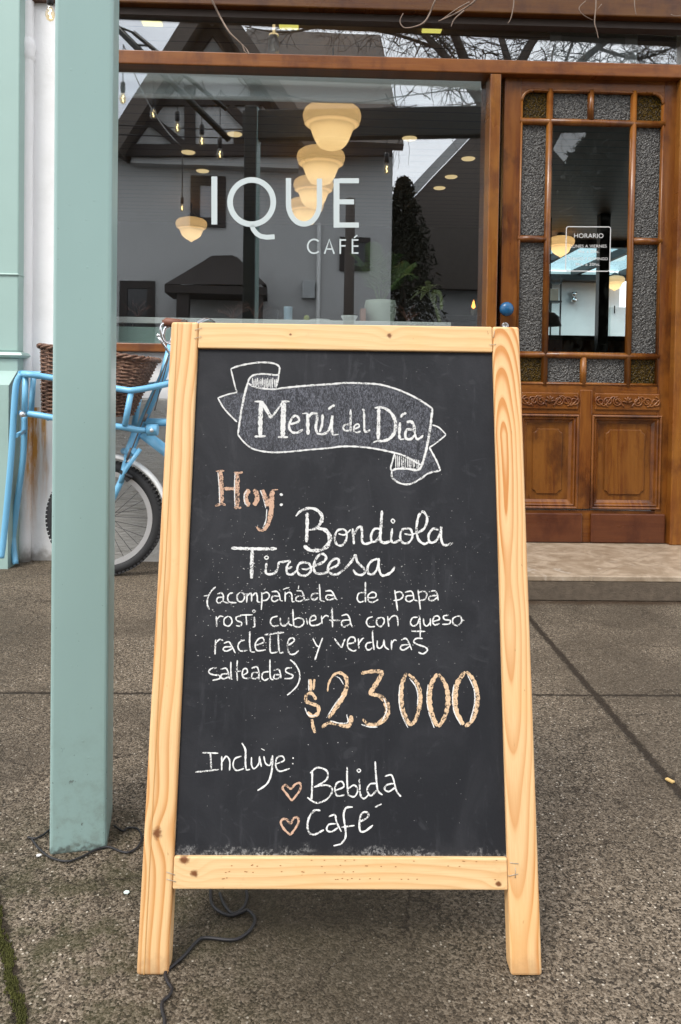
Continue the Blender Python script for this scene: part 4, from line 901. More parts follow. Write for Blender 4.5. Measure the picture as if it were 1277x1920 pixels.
chalk_strokes('chalk_side_dishes', M['chalkw'], [(*ZE, '''3:120,100 75,145 45,210 45,270 65,312; 2:10,185 60,176; 2.9:135,165 172,156 190,180 188,232; 2.9:187,195 140,200 130,232 150,250 188,228; 2.6:188,232 215,245 240,248; 2.9:280,155 245,165 230,202 248,240 312,246; 2.9:345,150 318,180 325,225 360,236 386,200 375,160 345,150;
 2.9:410,160 405,246; 2.9:410,188 440,156 451,190 450,240; 2.9:452,188 490,155 503,190 506,235 535,240; 2.9:545,150 545,230 540,312; 2.9:545,168 590,150 615,180 590,220 545,226; 2.9:635,146 680,142 705,170 715,226; 2.9:703,186 650,186 635,215 660,236 702,214; 2.5:715,226 738,230;
 2.9:760,145 760,236; 2.9:760,172 795,150 820,170 825,235 848,230; 2.2:740,126 770,112 802,105; 2.9:865,136 910,140 930,180 940,222; 2.5:940,222 982,214; 2.9:930,186 870,190 860,225 900,232 932,208; 2:886,88 880,122;
 2.9:1065,160 1015,165 1000,200 1030,222 1066,190; 3:1075,75 1080,160 1085,226; 2.6:1085,226 1128,236; 2.9:1130,140 1180,136 1205,165 1225,205 1242,222; 2.9:1205,180 1150,176 1135,205 1165,221 1215,204;
 3:125,370 128,420 130,472; 2.8:130,402 160,370 192,376; 2.9:235,370 200,395 200,445 240,461 270,425 260,385 235,370; 2.9:356,366 310,380 315,410 360,430 345,460 304,455; 2.9:345,360 460,357; 2.9:400,366 403,410 406,456; 2.9:475,370 478,420 480,470; 2.4:460,472 486,464; 1.8:460,325 472,312 485,325 472,337@;
 2.9:690,370 640,385 624,425 650,461 702,455; 2.9:715,385 720,440 750,461 785,430 791,380; 2.9:791,380 796,440 832,456; 3:830,305 835,400 840,461; 2.9:840,461 890,470 930,440 925,400 880,386 838,405; 2.9:955,390 966,446; 3.2:945,338 952,342; 2.9:988,415 1040,400 1035,366 1000,375 985,420 1002,455 1060,450 1092,430;
 2.9:1095,365 1100,442; 2.8:1100,398 1130,365 1162,371; 3.1:1190,285 1195,380 1196,472; 2.9:1165,406 1268,410;
 3:120,585 117,650 114,722; 2.8:119,622 155,585 192,596; 2.9:195,620 240,606 265,640 302,712; 2.9:272,652 205,655 190,680 225,691 277,664; 2.9:388,590 345,605 325,650 350,690 412,685; 3:435,510 433,620 442,700; 2.8:442,700 482,700; 2.9:488,640 560,610 555,570 515,580 485,630 502,686 582,680;
 3.4:570,541 660,530 750,519; 3:622,515 620,640 626,702 662,706 692,695; 3:695,510 700,640 712,706 752,700; 3:785,640 842,600 830,570 795,585 780,650 802,716 850,716 888,680; 2.9:1015,575 1050,640 1074,648; 2.9>3.5:1105,570 1075,650 1045,740 1033,776;
 3:130,845 75,855 58,890 100,910 152,916 155,945 90,961; 2.9:165,860 215,850 235,890 247,940 277,951; 2.9:232,900 180,905 170,935 200,946 242,924; 3:260,790 260,880 265,952; 3:320,775 315,870 320,966; 2.6:298,881 352,875; 2.9:368,915 410,890 405,855 375,860 365,910 387,941 442,940;
 2.9:450,850 495,836 515,870 520,952; 2.9:512,890 460,895 455,936 490,946 525,920; 2.9:612,880 560,890 545,930 570,961 612,940; 3:620,770 620,870 626,940 652,956; 2.9:655,870 700,860 715,900 722,946; 2.9:712,910 665,910 655,940 685,946 717,924; 2.9:822,845 775,850 765,880 800,900 832,916 815,941 754,945;
 3:805,770 850,810 885,870 895,940 870,1010 820,1065; 3.4:820,1065 778,1098;'''),
 (*ZF, '''2.9:316,150 260,160 245,210 270,241 316,226; 3:320,55 320,130 321,242; 2.9:343,200 410,195 415,160 380,150 345,180 350,230 390,241 441,214; 3:590,130 600,200 617,320; 2.9:585,158 640,145 667,180 640,215 578,226; 2.9:685,150 740,140 760,170 766,222; 2.9:757,180 700,186 694,220 725,236 767,214; 2.5:767,220 802,230;
 3:805,125 815,210 826,308; 2.9:810,152 860,140 886,170 865,215 820,226; 2.9:905,146 955,136 980,165 991,226; 2.9:977,180 920,186 904,215 940,226 987,194;
 2.9:100,366 150,355 175,390 185,440 206,476; 2.9:182,405 115,410 99,440 125,469 182,438; 2.9:388,375 345,390 330,430 355,466 408,465; 2.9:470,380 430,395 425,440 460,466 491,430 490,395 470,380; 3:525,370 530,420 536,472; 2.9:531,412 570,370 611,376 621,462;
 2.9:802,380 755,385 735,430 760,461 800,440 817,388; 3:820,375 825,470 825,562; 2.9:745,508 872,510; 2.9:855,390 860,440 885,461 915,430 920,385; 2.9:916,400 921,462; 3:938,420 1000,400 990,370 955,375 940,420 960,451 1007,435; 3:1088,360 1040,370 1050,400 1102,410 1090,441 1027,445; 3:1162,370 1125,395 1130,440 1170,456 1206,420 1196,375 1162,370; 2.6:1200,402 1231,410;
 3:35,575 70,625 104,662; 3:104,662 115,620 135,575; 3:155,625 220,610 220,570 180,565 155,610 165,665 210,691 237,680; 3:255,575 258,620 261,672; 2.8:260,622 290,580 312,570; 3:382,610 335,620 324,660 350,681 387,658; 3:385,510 390,600 401,682; 3:430,595 430,650 455,666 485,630 491,580; 3:491,590 501,650 541,681; 3:560,590 561,682; 2.8:560,627 585,590 612,596;
 3:650,590 690,575 715,605 747,682; 3:717,630 655,640 644,670 675,681 727,648; 3:847,575 790,575 764,605 800,630 870,655 891,685 850,716 804,700;''')])
chalk_strokes('chalk_price', M['chalkt'], [(*ZG, '''7:110,115 112,190; 4.5:137,115 130,185; 6.5>7:148,248 120,208 88,218 82,255 120,275 160,292 160,335 122,355 92,328; 6:120,375 130,430 142,466;
 3>5>9:222,195 230,140 260,90 300,74 338,100 348,150; 9>10>6:348,150 330,210 285,285 228,368; 6>9:185,428 230,398 290,405 340,420 368,402 375,350; 7:440,78 500,66 582,65; 9:578,70 540,140 492,212; 6>11>9:490,212 560,225 600,270 610,320 592,370 540,410; 9>5:540,410 482,406 450,372;
 6>10>7:732,75 703,150 697,250 716,340 757,416; 6>9>6:745,82 800,140 821,220 815,300 790,380 757,416; 7>11>8:932,80 892,150 880,250 896,340 932,420; 6>10>7:940,82 985,150 1001,230 995,310 970,380 938,424; 7>12>8:1112,66 1062,140 1045,230 1056,330 1102,410; 6>9>7:1120,66 1166,120 1191,210 1186,300 1160,380 1112,422;''')])
chalk_strokes('chalk_price_edges', M['chalkw'], [(*ZG, '''2:268,95 300,110 325,150; 2.2:345,345 352,395 300,400 240,385; 2:585,240 602,290 600,330 575,385; 2:690,150 684,250 700,340 742,430; 2.2:752,110 790,160 806,220 802,290; 2:872,150 864,250 880,340 912,430; 2:1040,150 1030,230 1042,330 1085,412; 2.2:1128,90 1158,150 1174,210 1170,290 1142,390; 2.4:440,408 490,424 545,425; 2:215,365 275,270 318,220; 2.4:100,120 100,190; 2.2:75,300 100,350 150,350;''')])
chalk_strokes('chalk_included_items', M['chalkw'], [(*ZH, '''3:85,95 180,98; 3.3:135,98 138,140 140,190; 3:50,206 110,200 185,190; 3:200,115 200,196; 3:200,152 225,116 245,140 245,196; 3:312,115 275,130 265,170 285,196 327,185; 3.6:315,40 335,80 335,150 340,195; 3:340,195 362,190; 3:370,120 370,165 385,186 410,160 416,115; 3:416,120 426,176;
 3:440,115 450,155 475,166 486,120; 3.6>3.4:490,110 485,200 460,270 404,311; 3:508,160 555,140 545,115 515,125 508,170 530,201 588,185; 4:603,126 611,126; 4:601,158 609,158; 2:425,72 445,82;
 3.6:716,195 715,300 711,372; 3.4:704,212 745,180 800,200 796,250 727,292; 3.4:727,290 800,280 831,310 800,360 740,381 688,350; 3.3:848,310 895,290 885,260 855,270 845,310 860,341 902,335; 3.5:915,175 915,260 921,341; 3.3:921,336 955,346 976,310 955,280 920,302; 3.4:985,240 990,330 1010,357 1037,335; 2.2:972,197 982,187 992,197 982,207@;
 3.3:1082,270 1045,275 1029,310 1050,341 1082,310; 3.5:1075,145 1080,230 1090,310 1117,336; 3.3:1130,230 1165,222 1180,250 1195,310 1222,346; 3.3:1182,270 1140,280 1129,305 1155,316 1192,290;
 4:762,425 730,424 700,460 689,510 700,552 730,561 782,535; 3.4:810,460 845,450 855,490 882,546; 3.4:852,500 810,505 799,535 825,546 862,523; 3.8:947,405 910,410 895,450 905,530 905,580 880,616; 3.4:880,616 838,626; 3:883,520 957,510; 3.8:983,490 1030,465 1032,437 1000,440 985,490 990,541 1020,541 1062,508; 3.4:1073,406 1112,387;''')])
chalk_strokes('chalk_hearts', M['chalkp'], [(*ZH, '''4.2:600,370 570,330 547,298 563,280 595,305; 4.2:595,305 620,275 648,270 645,310 600,370; 4.4:592,565 555,530 537,495 547,475 570,476 592,505; 4.4:592,505 610,470 634,466 634,502 592,565;''')])
# loose specks of chalk around the writing
g = MB()
for i in range(900):
    if i < 560: px, py = random.gauss(520, 95), random.gauss(1150, 85)
    elif i < 700: px, py = random.gauss(770, 70), random.gauss(1090, 60)
    else: px, py = random.uniform(380, 900), random.uniform(680, 1560)
    if not (365 < px < 925 and 670 < py < 1590): continue
    r_ = random.choice([0.35, 0.4, 0.45, 0.6, 0.95 if i < 600 else 0.5]); a_ = random.uniform(0, 6.28); e_2 = random.uniform(0.6, 1.8)
    dep = BD-0.0008-0.0000005*i
    P_ = []
    for k in range(5):
        b_ = a_+k*1.2566; u_, v_ = sg(px+r_*e_2*math.cos(b_), py+r_*math.sin(b_), dep); P_.append((u_, dep, v_))
    g.poly(P_)
o = g.build('chalk_dust', plain('chalk_speck', (0.36, 0.36, 0.355), 0.9), bo, fix=False); o['kind'] = 'stuff'

# ================================================================== PORCH POST AND ITS FRAME
pA, pB = ong(92, 1603), ong(200, 1592)
pyaw = math.atan2(pB.y-pA.y, pB.x-pA.x); pw = (pB-pA).length; pd = 0.115
porch = empty('porch_frame', pA, 'sea green porch post with chipped paint standing on the pavement', 'porch post')
Rz = Matrix.Rotation(pyaw, 4, 'Z'); Pm = Matrix.Translation(pA) @ Rz
def pbox(x0, x1, y0, y1, z0, z1, name, mat=M['post'], bev=0.006):
    g = MB(); g.box(x0, x1, y0, y1, z0, z1); g.v = [tuple(Rz @ Vector(v_)) for v_ in g.v]
    o = g.build(name, mat, None, bev=bev, seg=3); o.parent = porch; return o
ZBm0, ZBm1 = mir(600, 268, 1.38).z, mir(600, 215, 1.38).z
pbox(0, pw, 0, pd, -0.004, ZBm1+0.02, 'post')
pbox(0.004, pw-0.004, pd+0.0005, pd+0.03, -0.003, ZBm1+0.02, 'back_shade_plate', M['darkgreen'])  # added dark plate, gives the post's back its shaded tone
pbox(-0.02, 4.6, 0.012, pd-0.012, ZBm0, ZBm1, 'beam', M['darkgreen'])
# lattice arm that rises to the left of the post
pc = Rz.inverted()
a0 = pc @ (mir(430, 262, 1.39)-pA); a1 = pc @ (mir(190, 22, 1.39)-pA); a2 = pc @ (mir(350, 120, 1.39)-pA); a3 = pc @ (mir(130, 95, 1.39)-pA)
for nm, p, q, r_ in (('brace', a0, a1, 0.024), ('brace', pc @ (mir(425, 205, 1.39)-pA), pc @ (mir(250, 60, 1.39)-pA), 0.016)):
    g = MB(); g.tube([tuple(Rz @ p), tuple(Rz @ q)], r_, 4); o = g.build(nm, M['darkgreen'], None); o.parent = porch
for k in range(5):
    t_ = 0.30+0.15*k; p = a0.lerp(a1, t_); q = (pc @ (mir(425, 205, 1.39)-pA)).lerp(pc @ (mir(250, 60, 1.39)-pA), min(1.0, t_*1.1))
    g = MB(); g.tube([tuple(Rz @ p), tuple(Rz @ q)], 0.008, 6); o = g.build('lattice_bar', M['darkgreen'], None); o.parent = porch

# string of bulbs: one hangs beside the post, the others are seen mirrored in the glass
t = empty('string_light', (-0.9, 1.6, 2.7), 'string of clear filament bulbs hanging from a black cable beside the green post', 'string lights')
def hang_bulb(p, s_=1.0):
    """bulb whose glass is centred at p"""
    g = MB(); g.lathe([(0.0, 0.048*s_), (0.010*s_, 0.046*s_), (0.0135*s_, 0.030*s_), (0.0215*s_, 0.006*s_), (0.0215*s_, -0.010*s_), (0.015*s_, -0.028*s_), (0.0, -0.036*s_)], p, 18)
    b = g.build('bulb', M['bulbglass'], t)
    g = MB(); g.lathe([(0.0, 0.112*s_), (0.012*s_, 0.110*s_), (0.016*s_, 0.098*s_), (0.016*s_, 0.046*s_), (0.012*s_, 0.042*s_)], p, 14); g.build('socket', M['black'], b)
    g = MB(); g.tube([Vector(p)+Vector((0.004*s_*math.sin(k*1.3), 0, -0.020*s_+k*0.006*s_)) for k in range(8)], 0.0026*s_, 5); g.build('filament', M['bulb_on'], b)
    return Vector(p)+Vector((0, 0, 0.112*s_))
tops = []
pb_ = at(94, 26, 2.3); tops.append(hang_bulb(pb_, 0.62))
BY = 1.15
for i, (px, py) in enumerate(((230, 185), (287, 213), (332, 239), (378, 264), (412, 289), (465, 304), (725, 317))): tops.append(hang_bulb(mir(px, py, BY), 1.15))
cab = []
rise = [0.30, 0.28, 0.25, 0.30, 0.33, 0.36, 0.5, 0.42]
g = MB(); hooks = []
for tp, r_ in zip(tops, rise):
    hk = tp+Vector((0, 0, r_)); hooks.append(hk); g.tube([tp-Vector((0, 0, 0.005)), hk], 0.0035, 6)
main = []
for a, b in zip(hooks[:-1], hooks[1:]):
    for k in range(8):
        f_ = k/8; p = a.lerp(b, f_); p.z -= 0.10*4*f_*(1-f_); main.append(p)
main.append(hooks[-1]); main.append(hooks[-1]+Vector((0.9, 0, 0.15)))
g.tube(main, 0.004, 6); g.build('cable', M['cord'], t)

# ================================================================== CARGO BICYCLE
bike = empty('cargo_bicycle', (at(200, 1060, 3.25).x, 3.25, 0), 'light blue cargo bicycle with front carrier parked against the cafe wall', 'bicycle')
BYc = 3.24
def bp(px, py, Y=BYc): return at(px, py, Y)
hub = bp(197, 966); RW = (bp(306, 966)-bp(88, 966)).length/2
hub.z = RW+0.001
def wheel(name, hb, R_, par):
    g = MB(); ri = R_-0.024
    g.tube([(hb.x+ri*math.cos(a), hb.y, hb.z+ri*math.sin(a)) for a in [2*math.pi*k/72 for k in range(72)]], 0.0225, 12, closed=True)
    for k in range(84):                                # tread blocks on both shoulders
        a = 2*math.pi*k/84
        for s_ in (-1, 1):
            c_ = Vector((hb.x+(R_-0.004)*math.cos(a+s_*0.018), hb.y+s_*0.0095, hb.z+(R_-0.004)*math.sin(a+s_*0.018)))
            Mx = Matrix.Translation(c_) @ Matrix.Rotation(-a, 4, 'Y'); g.box(-0.006, 0.0042, -0.007, 0.007, -0.0062, 0.0062, Mx)
    ty = g.build('wheel', M['rubber'], par)
    g = MB(); rr = R_-0.052
    prof = [(-0.010, -0.012), (0.012, -0.013), (0.014, 0), (0.012, 0.013), (-0.010, 0.012)]
    for k in range(72):
        a, b = 2*math.pi*k/72, 2*math.pi*(k+1)/72
        for (r0, y0), (r1, y1) in zip(prof, prof[1:]+prof[:1]):
            g.poly([(hb.x+(rr+r0)*math.cos(a), hb.y+y0, hb.z+(rr+r0)*math.sin(a)), (hb.x+(rr+r0)*math.cos(b), hb.y+y0, hb.z+(rr+r0)*math.sin(b)), (hb.x+(rr+r1)*math.cos(b), hb.y+y1, hb.z+(rr+r1)*math.sin(b)), (hb.x+(rr+r1)*math.cos(a), hb.y+y1, hb.z+(rr+r1)*math.sin(a))])
    g.build('rim', M['alu'], ty)
    g = MB()
    for k in range(28):
        a = 2*math.pi*k/28; b = a+(0.55 if k % 4 < 2 else -0.55); yy = 0.022 if k % 2 else -0.022
        g.tube([(hb.x+0.02*math.cos(b), hb.y+yy, hb.z+0.02*math.sin(b)), (hb.x+(rr-0.005)*math.cos(a), hb.y, hb.z+(rr-0.005)*math.sin(a))], 0.0013, 5)
    g.build('spokes', M['spoke'], ty)
    g = MB(); g.tube([(hb.x, hb.y-0.05, hb.z), (hb.x, hb.y+0.05, hb.z)], 0.017, 14); g.tube([(hb.x, hb.y-0.065, hb.z), (hb.x, hb.y+0.065, hb.z)], 0.006, 8); g.build('hub', M['alu'], ty)
    return ty
wheel('wheel', hub, RW, bike)
rhub = Vector((hub.x+1.02, BYc, RW+0.03)); wheel('wheel', rhub, RW+0.03, bike)
def mudguard(hb, R_, a0, a1):
    g = MB(); K = 40; pr = [(-0.026, -0.010), (-0.018, 0.0), (0, 0.004), (0.018, 0.0), (0.026, -0.010)]
    n0 = 0
    for k in range(K+1):
        a = RAD(a0+(a1-a0)*k/K)
        for y_, r_ in pr: g.v.append((hb.x+(R_+r_)*math.cos(a), hb.y+y_, hb.z+(R_+r_)*math.sin(a)))
    for k in range(K):
        for j in range(4): g.f.append((k*5+j, k*5+j+1, k*5+6+j, k*5+5+j)); g.sm.append(True)
    o = g.build('mudguard', M['mudguard'], bike); m_ = o.modifiers.new('thickness', 'SOLIDIFY'); m_.thickness = 0.0015
mudguard(hub, RW+0.026, 14, 118); mudguard(rhub, RW+0.055, 5, 170)
fr = MB()
def T(pts, r_, Y=BYc): fr.tube([bp(p[0], p[1], p[2] if len(p) > 2 else Y) for p in pts], r_, 12)
# head tube, steering column, top and down tubes
T([(322, 645), (306, 705), (262, 802)], 0.0175); T([(258, 806), (246, 838), (240, 852)], 0.021)
T([(272, 791), (340, 793), (640, 830)], 0.0165); T([(268, 812), (330, 860), (600, 1000)], 0.024)
T([(500, 990), (640, 850), (655, 740)], 0.017); T([(640, 1010), (rhub.x*0+850, 960)], 0.012); T([(640, 840), (850, 955)], 0.011)
frm = fr.build('frame', M['blue'], bike)
fr = MB()
T([(240, 848), (228, 900, BYc-0.045), (197, 966, BYc-0.05)], 0.013); T([(240, 848), (228, 900, BYc+0.045), (197, 966, BYc+0.05)], 0.013); T([(252, 846, BYc-0.05), (232, 846, BYc+0.05)], 0.014)
T([(263, 842, BYc-0.052), (236, 880, BYc-0.052), (226, 905, BYc-0.052)], 0.009)
fr.build('fork', M['blue'], bike)
# front carrier: upper and lower hoops, struts and the stand that carries them
fr = MB(); yn, yf = BYc-0.16, BYc+0.15
up = [(40, 700, yf), (44, 701, yn), (95, 708, yn), (222, 729, yn), (256, 731, yn), (318, 719, yn+0.08), (330, 716, BYc)]
fr.tube(spline([bp(*p) for p in up], 6), 0.0125, 12)
fr.tube(spline([bp(40, 700, yn), bp(52, 700, yf), bp(120, 705, yf), bp(240, 722, yf), bp(262, 724, yf), bp(320, 716, yf-0.08)], 6), 0.0115, 12)
fr.tube(spline([bp(38, 774, yn+0.02), bp(70, 778, yn), bp(140, 790, yn), bp(222, 800, yn), bp(258, 806, yn+0.05), bp(286, 808, BYc-0.05)], 6), 0.0125, 12)
fr.tube(spline([bp(40, 772, yf), bp(140, 786, yf), bp(240, 800, yf-0.03), bp(286, 806, BYc+0.03)], 5), 0.011, 10)
for (a, b, Y, r_) in (((48, 704), (46, 776), yn, 0.012), ((63, 705), (58, 778), yf, 0.012), ((246, 734), (234, 798), yn, 0.012), ((263, 733), (251, 800), yf, 0.013)): fr.tube([bp(*a, Y), bp(*b, Y)], r_, 10)
for x_ in (90, 140, 190): fr.tube([bp(x_, 786, yn), bp(x_, 782, yf)], 0.007, 8)
# clamp by the head tube
fr.tube([bp(276, 806, BYc-0.075), bp(296, 806, BYc-0.075)], 0.024, 10)
ca = fr.build('carrier', M['blue'], bike)
for px, py, r_ in ((43, 777, 0.011), (285, 807, 0.008)):
    g = MB(); c_ = bp(px, py, yn-0.012 if px < 100 else BYc-0.10); g.lathe([(0, -0.012), (r_*0.8, -0.012), (r_, -0.008), (r_, 0.014)], c_, 14, 'y'); g.build('bolt', M['alu'], ca)
fr = MB()
l1 = [bp(40, 702, yn), bp(32, 716, yn), bp(28, 745, yn), bp(20, 870, yn+0.01), bp(8, 1000, yn+0.03), bp(2, 1046, yn+0.03)]
l1[-1].z = max(l1[-1].z, 0.012)
fr.tube(spline(l1, 5), 0.0125, 12)
l2 = [bp(46, 778, yf), bp(44, 850, yf), bp(34, 930, yf+0.01), bp(25, 1000, yf+0.01), bp(25, 1020, yf), bp(29, 1058, yf-0.02)]
l2[-1].z = max(l2[-1].z, 0.013)
fr.tube(spline(l2, 5), 0.0135, 12)
fr.tube([bp(30, 817, yn+0.006), bp(46, 808, yf)], 0.009, 8)
fr.build('stand', M['blue'], bike)
# handlebar, grip, brake lever, cables, lamp bracket
g = MB()
g.tube(spline([bp(322, 645), bp(328, 625), bp(345, 615), bp(345, 605, BYc-0.1), bp(345, 604, BYc-0.26)], 6), 0.011, 12)
g.tube(spline([bp(322, 645), bp(330, 622), bp(360, 612), bp(385, 600, BYc+0.1), bp(400, 606, BYc+0.2)], 6), 0.011, 12)
hb_ = g.build('handlebar', M['chrome'], bike)
g = MB(); g.tube([bp(306, 606, BYc-0.22), bp(312, 604, BYc-0.22), bp(350, 608, BYc-0.22)], [0.012, 0.018, 0.017], 14); g.build('grip', M['grip'], bike)
g = MB(); g.tube(spline([bp(312, 604, BYc-0.23), bp(303, 610, BYc-0.23), bp(302, 622, BYc-0.23), bp(308, 640, BYc-0.22), bp(320, 645, BYc-0.2)], 6), 0.0045, 8)
g.tube(spline([bp(318, 612, BYc-0.2), bp(310, 616, BYc-0.2), bp(307, 630, BYc-0.2), bp(312, 642, BYc-0.18), bp(322, 640, BYc-0.15)], 6), 0.006, 8); g.build('brake_lever', M['chrome'], bike)
g = MB(); g.tube([bp(297, 631, BYc-0.1), bp(318, 663, BYc-0.06), bp(322, 670, BYc)], 0.0055, 10); g.lathe([(0.007, 0), (0.0085, 0.004), (0.007, 0.010), (0, 0.012)], bp(297, 631, BYc-0.1), 10); g.build('lamp_bracket', M['chrome'], bike)
g = MB(); g.tube(spline([bp(318, 662, BYc-0.05), bp(298, 715, BYc-0.06), bp(272, 778, BYc-0.055), bp(250, 835, BYc-0.05), bp(236, 868, BYc-0.05)], 6), 0.003, 6)
g.tube(spline([bp(316, 672, BYc-0.04), bp(303, 720, BYc-0.05), bp(290, 770, BYc-0.04)], 6), 0.0025, 6)
g.tube([bp(276, 776, BYc-0.056), bp(270, 790, BYc-0.056)], 0.006, 8); g.tube([bp(246, 840, BYc-0.055), bp(238, 862, BYc-0.055)], 0.0055, 8); g.build('brake_cable', M['cablegrey'], bike)
g = MB()
for s_ in (-1, 1): g.box(-0.02, 0.02, -0.012, 0.012, -0.012, 0.012, Matrix.Translation(bp(238, 893, BYc+s_*0.045)) @ Matrix.Rotation(0.9, 4, 'Y'))
g.tube([bp(225, 884, BYc-0.05), bp(248, 896, BYc-0.055)], 0.008, 8); g.build('brake', M['black'], bike)
g = MB(); sd = bp(640, 735); g.lathe([(0.0, 0.05), (0.05, 0.045), (0.09, 0.02), (0.10, 0.0), (0.06, -0.02), (0, -0.02)], sd-Vector((0, 0, 0.02)), 20); g.build('saddle', M['grip'], bike)
g = MB(); g.tube([bp(640, 1010, BYc-0.06), bp(640, 1010, BYc+0.06)], 0.03, 14); g.tube([bp(640, 1010, BYc-0.07), bp(690, 1010, BYc-0.07)], 0.009, 8); g.tube([bp(640, 1010, BYc+0.07), bp(590, 1010, BYc+0.07)], 0.009, 8); g.build('crank', M['alu'], bike)

# wicker basket standing in the carrier
bk = MB()
b0 = bp(72, 782, yn+0.03); b1 = bp(226, 792, yn+0.03); tL = bp(66, 650, yn+0.01); tR = bp(274, 676, yn+0.01)
zb_, zt_ = b0.z+0.004, tL.z
yb0, yb1 = BYc-0.13, BYc+0.12; yt0, yt1 = BYc-0.15, BYc+0.14
def basket_pt(f, h, off=0.0):
    """f around 0..1, h height 0..1"""
    x0 = b0.x+(tL.x-b0.x)*h; x1 = b1.x+(tR.x-b1.x)*h; y0 = yb0+(yt0-yb0)*h; y1 = yb1+(yt1-yb1)*h
    cx, cy_ = (x0+x1)/2, (y0+y1)/2; a = 2*math.pi*f; n_ = 5.0
    ca_, sa_ = math.cos(a), math.sin(a); k = (abs(ca_)**n_+abs(sa_)**n_)**(-1/n_)
    tilt = (tR.z-tL.z)*((cx+(x1-x0)/2*k*ca_ - tL.x)/(tR.x-tL.x))*h
    return Vector((cx+((x1-x0)/2+off)*k*ca_, cy_+((y1-y0)/2+off)*k*sa_, zb_+(zt_-zb_)*h+tilt))
NR, NS = 34, 30
for r_ in range(NR):
    h = (r_+0.5)/NR; band = 0.007 if (r_ < 14) else 0.0048
    P_ = [basket_pt((k+0.5)/(NS*4), h, 0.0045*math.sin(2*math.pi*(k+0.5)/8+(math.pi if r_ % 2 else 0))*(1.3 if r_ < 16 else 0.8)) + Vector((0, 0, random.uniform(-0.0012, 0.0012))) for k in range(NS*4)]
    bk.tube(P_, (zt_-zb_)/NR*0.52, 5, closed=True)
ba = bk.build('wicker_basket', M['wicker'])
tag(ba, 'brown wicker basket held in the front carrier of the blue bicycle', 'basket')
g = MB()
for k in range(NS): g.tube([basket_pt((k+0.25)/NS*1.0, h_, 0.0) for h_ in (0.0, 0.5, 1.0)], 0.0035, 5)
g.build('uprights', M['wicker'], ba)
g = MB()
for s_ in range(3):
    P_ = [basket_pt(k/180, 1.0, 0.004+0.008*math.cos(k*0.55+s_*2.094))+Vector((0, 0, 0.006+0.007*math.sin(k*0.55+s_*2.094))) for k in range(180)]; g.tube(P_, 0.0055, 6, closed=True)
g.build('braided_rim', M['wicker'], ba)
g = MB(); P_ = [basket_pt(k/60, 0.0) for k in range(60)]; g.poly(P_); g.build('bottom', M['wicker'], ba)

# ================================================================== LAMPS IN THE CAFE
LP = [(0.0, 0.0), (0.42, 0.0), (0.55, -0.05), (0.80, -0.12), (0.95, -0.25), (1.0, -0.42), (0.985, -0.56), (0.93, -0.68), (0.945, -0.72), (0.91, -0.75), (0.81, -0.79), (0.735, -0.90), (0.675, -1.07), (0.61, -1.25), (0.53, -1.42), (0.42, -1.56), (0.24, -1.64), (0.0, -1.67)]
LP2 = LP[:-4]+[(0.52, -1.36), (0.36, -1.50), (0.18, -1.60), (0.07, -1.70), (0.0, -1.73)]
def lamp(px, py, wpx, label, small=False, Dm=0.36):
    Y = Dm*F/wpx; top = at(px, py, Y); t = empty('pendant_lamp', top, label, 'lamp', 'opal glass pendant lamps lit inside the cafe')
    R_ = Dm/2
    g = MB(); g.lathe([(r_*R_, z_*R_*(0.93 if not small else 0.9)) for r_, z_ in (LP2 if small else LP)], (0, 0, 0), 40); o = g.build('lamp_shade', M['lamp'], None); o.parent = t
    ob = o; g = MB(); g.lathe([(0.0, -0.06), (0.03, -0.075), (0.042, -0.11), (0.036, -0.15), (0.0, -0.17)], (0, 0, 0), 16); g.build('bulb', M['lampbulb'], ob)
    g = MB(); g.lathe([(0.0, 0.05), (0.03, 0.048), (0.062, 0.02), (0.075, 0.002), (0.075, -0.004)], (0, 0, 0), 20); g.tube([(0, 0, 0.04), (0, 0, max(0.1, 2.88-top.z))], 0.006, 8); o = g.build('rod', M['black'], None); o.parent = t
lamp(623, 195, 109, 'nearest and largest opal glass lamp, top of the row in the shop window')
lamp(602, 276, 90, 'second opal glass lamp, just below and behind the largest one')
lamp(588, 331, 75, 'third opal glass lamp, behind the upper right of the letter U')
lamp(574, 371, 66, 'farthest opal glass lamp of the row, lowest, inside the letter U')
lamp(359, 408, 58, 'small pointed opal lamp hanging alone left of the letter I', True)
lamp(1052, 443, 51, 'opal lamp behind the left edge of the clear door pane', True)
lamp(1153, 517, 37, 'smallest pointed lamp, in front of the white back wall behind the door', True)
# ceiling downlights
def dl(px, py, Y, square, label):
    d = ray(px, py); p = EYE+d*((CZ-HC)/d.z); g = MB()
    if square: g.box(-0.055, 0.055, -0.075, 0.075, -0.012, -0.0005)
    else: g.lathe([(0.0, -0.010), (0.055, -0.010), (0.062, -0.004), (0.062, -0.0005)], (0, 0, 0), 20)
    o = g.build('ceiling_light', M['down' if square else 'downw']); o.location = p
    tag(o, label, 'ceiling light', 'small lights set in the cafe ceiling')
for i, (px, py, lb) in enumerate(((282, 34, 'square yellow ceiling light at the left end of the transom window'), (541, 40, 'square yellow ceiling light in the transom above the row of opal lamps'), (812, 47, 'square yellow ceiling light in the transom behind hanging twigs'))): dl(px, py, 0, True, lb)
for (px, py, lb) in ((440, 251, 'round ceiling light above the letter Q'), (353, 285, 'round ceiling light high above the small lone opal lamp'), (380, 320, 'small round ceiling light just above the letter I'), (768, 259, 'round ceiling light right of the largest opal lamp'), (878, 297, 'round ceiling light near the right frame of the shop window'), (846, 331, 'round ceiling light, middle of the diagonal line at the window right'), (824, 352, 'lowest round ceiling light of the diagonal line at the window right')): dl(px, py, 0, False, lb)
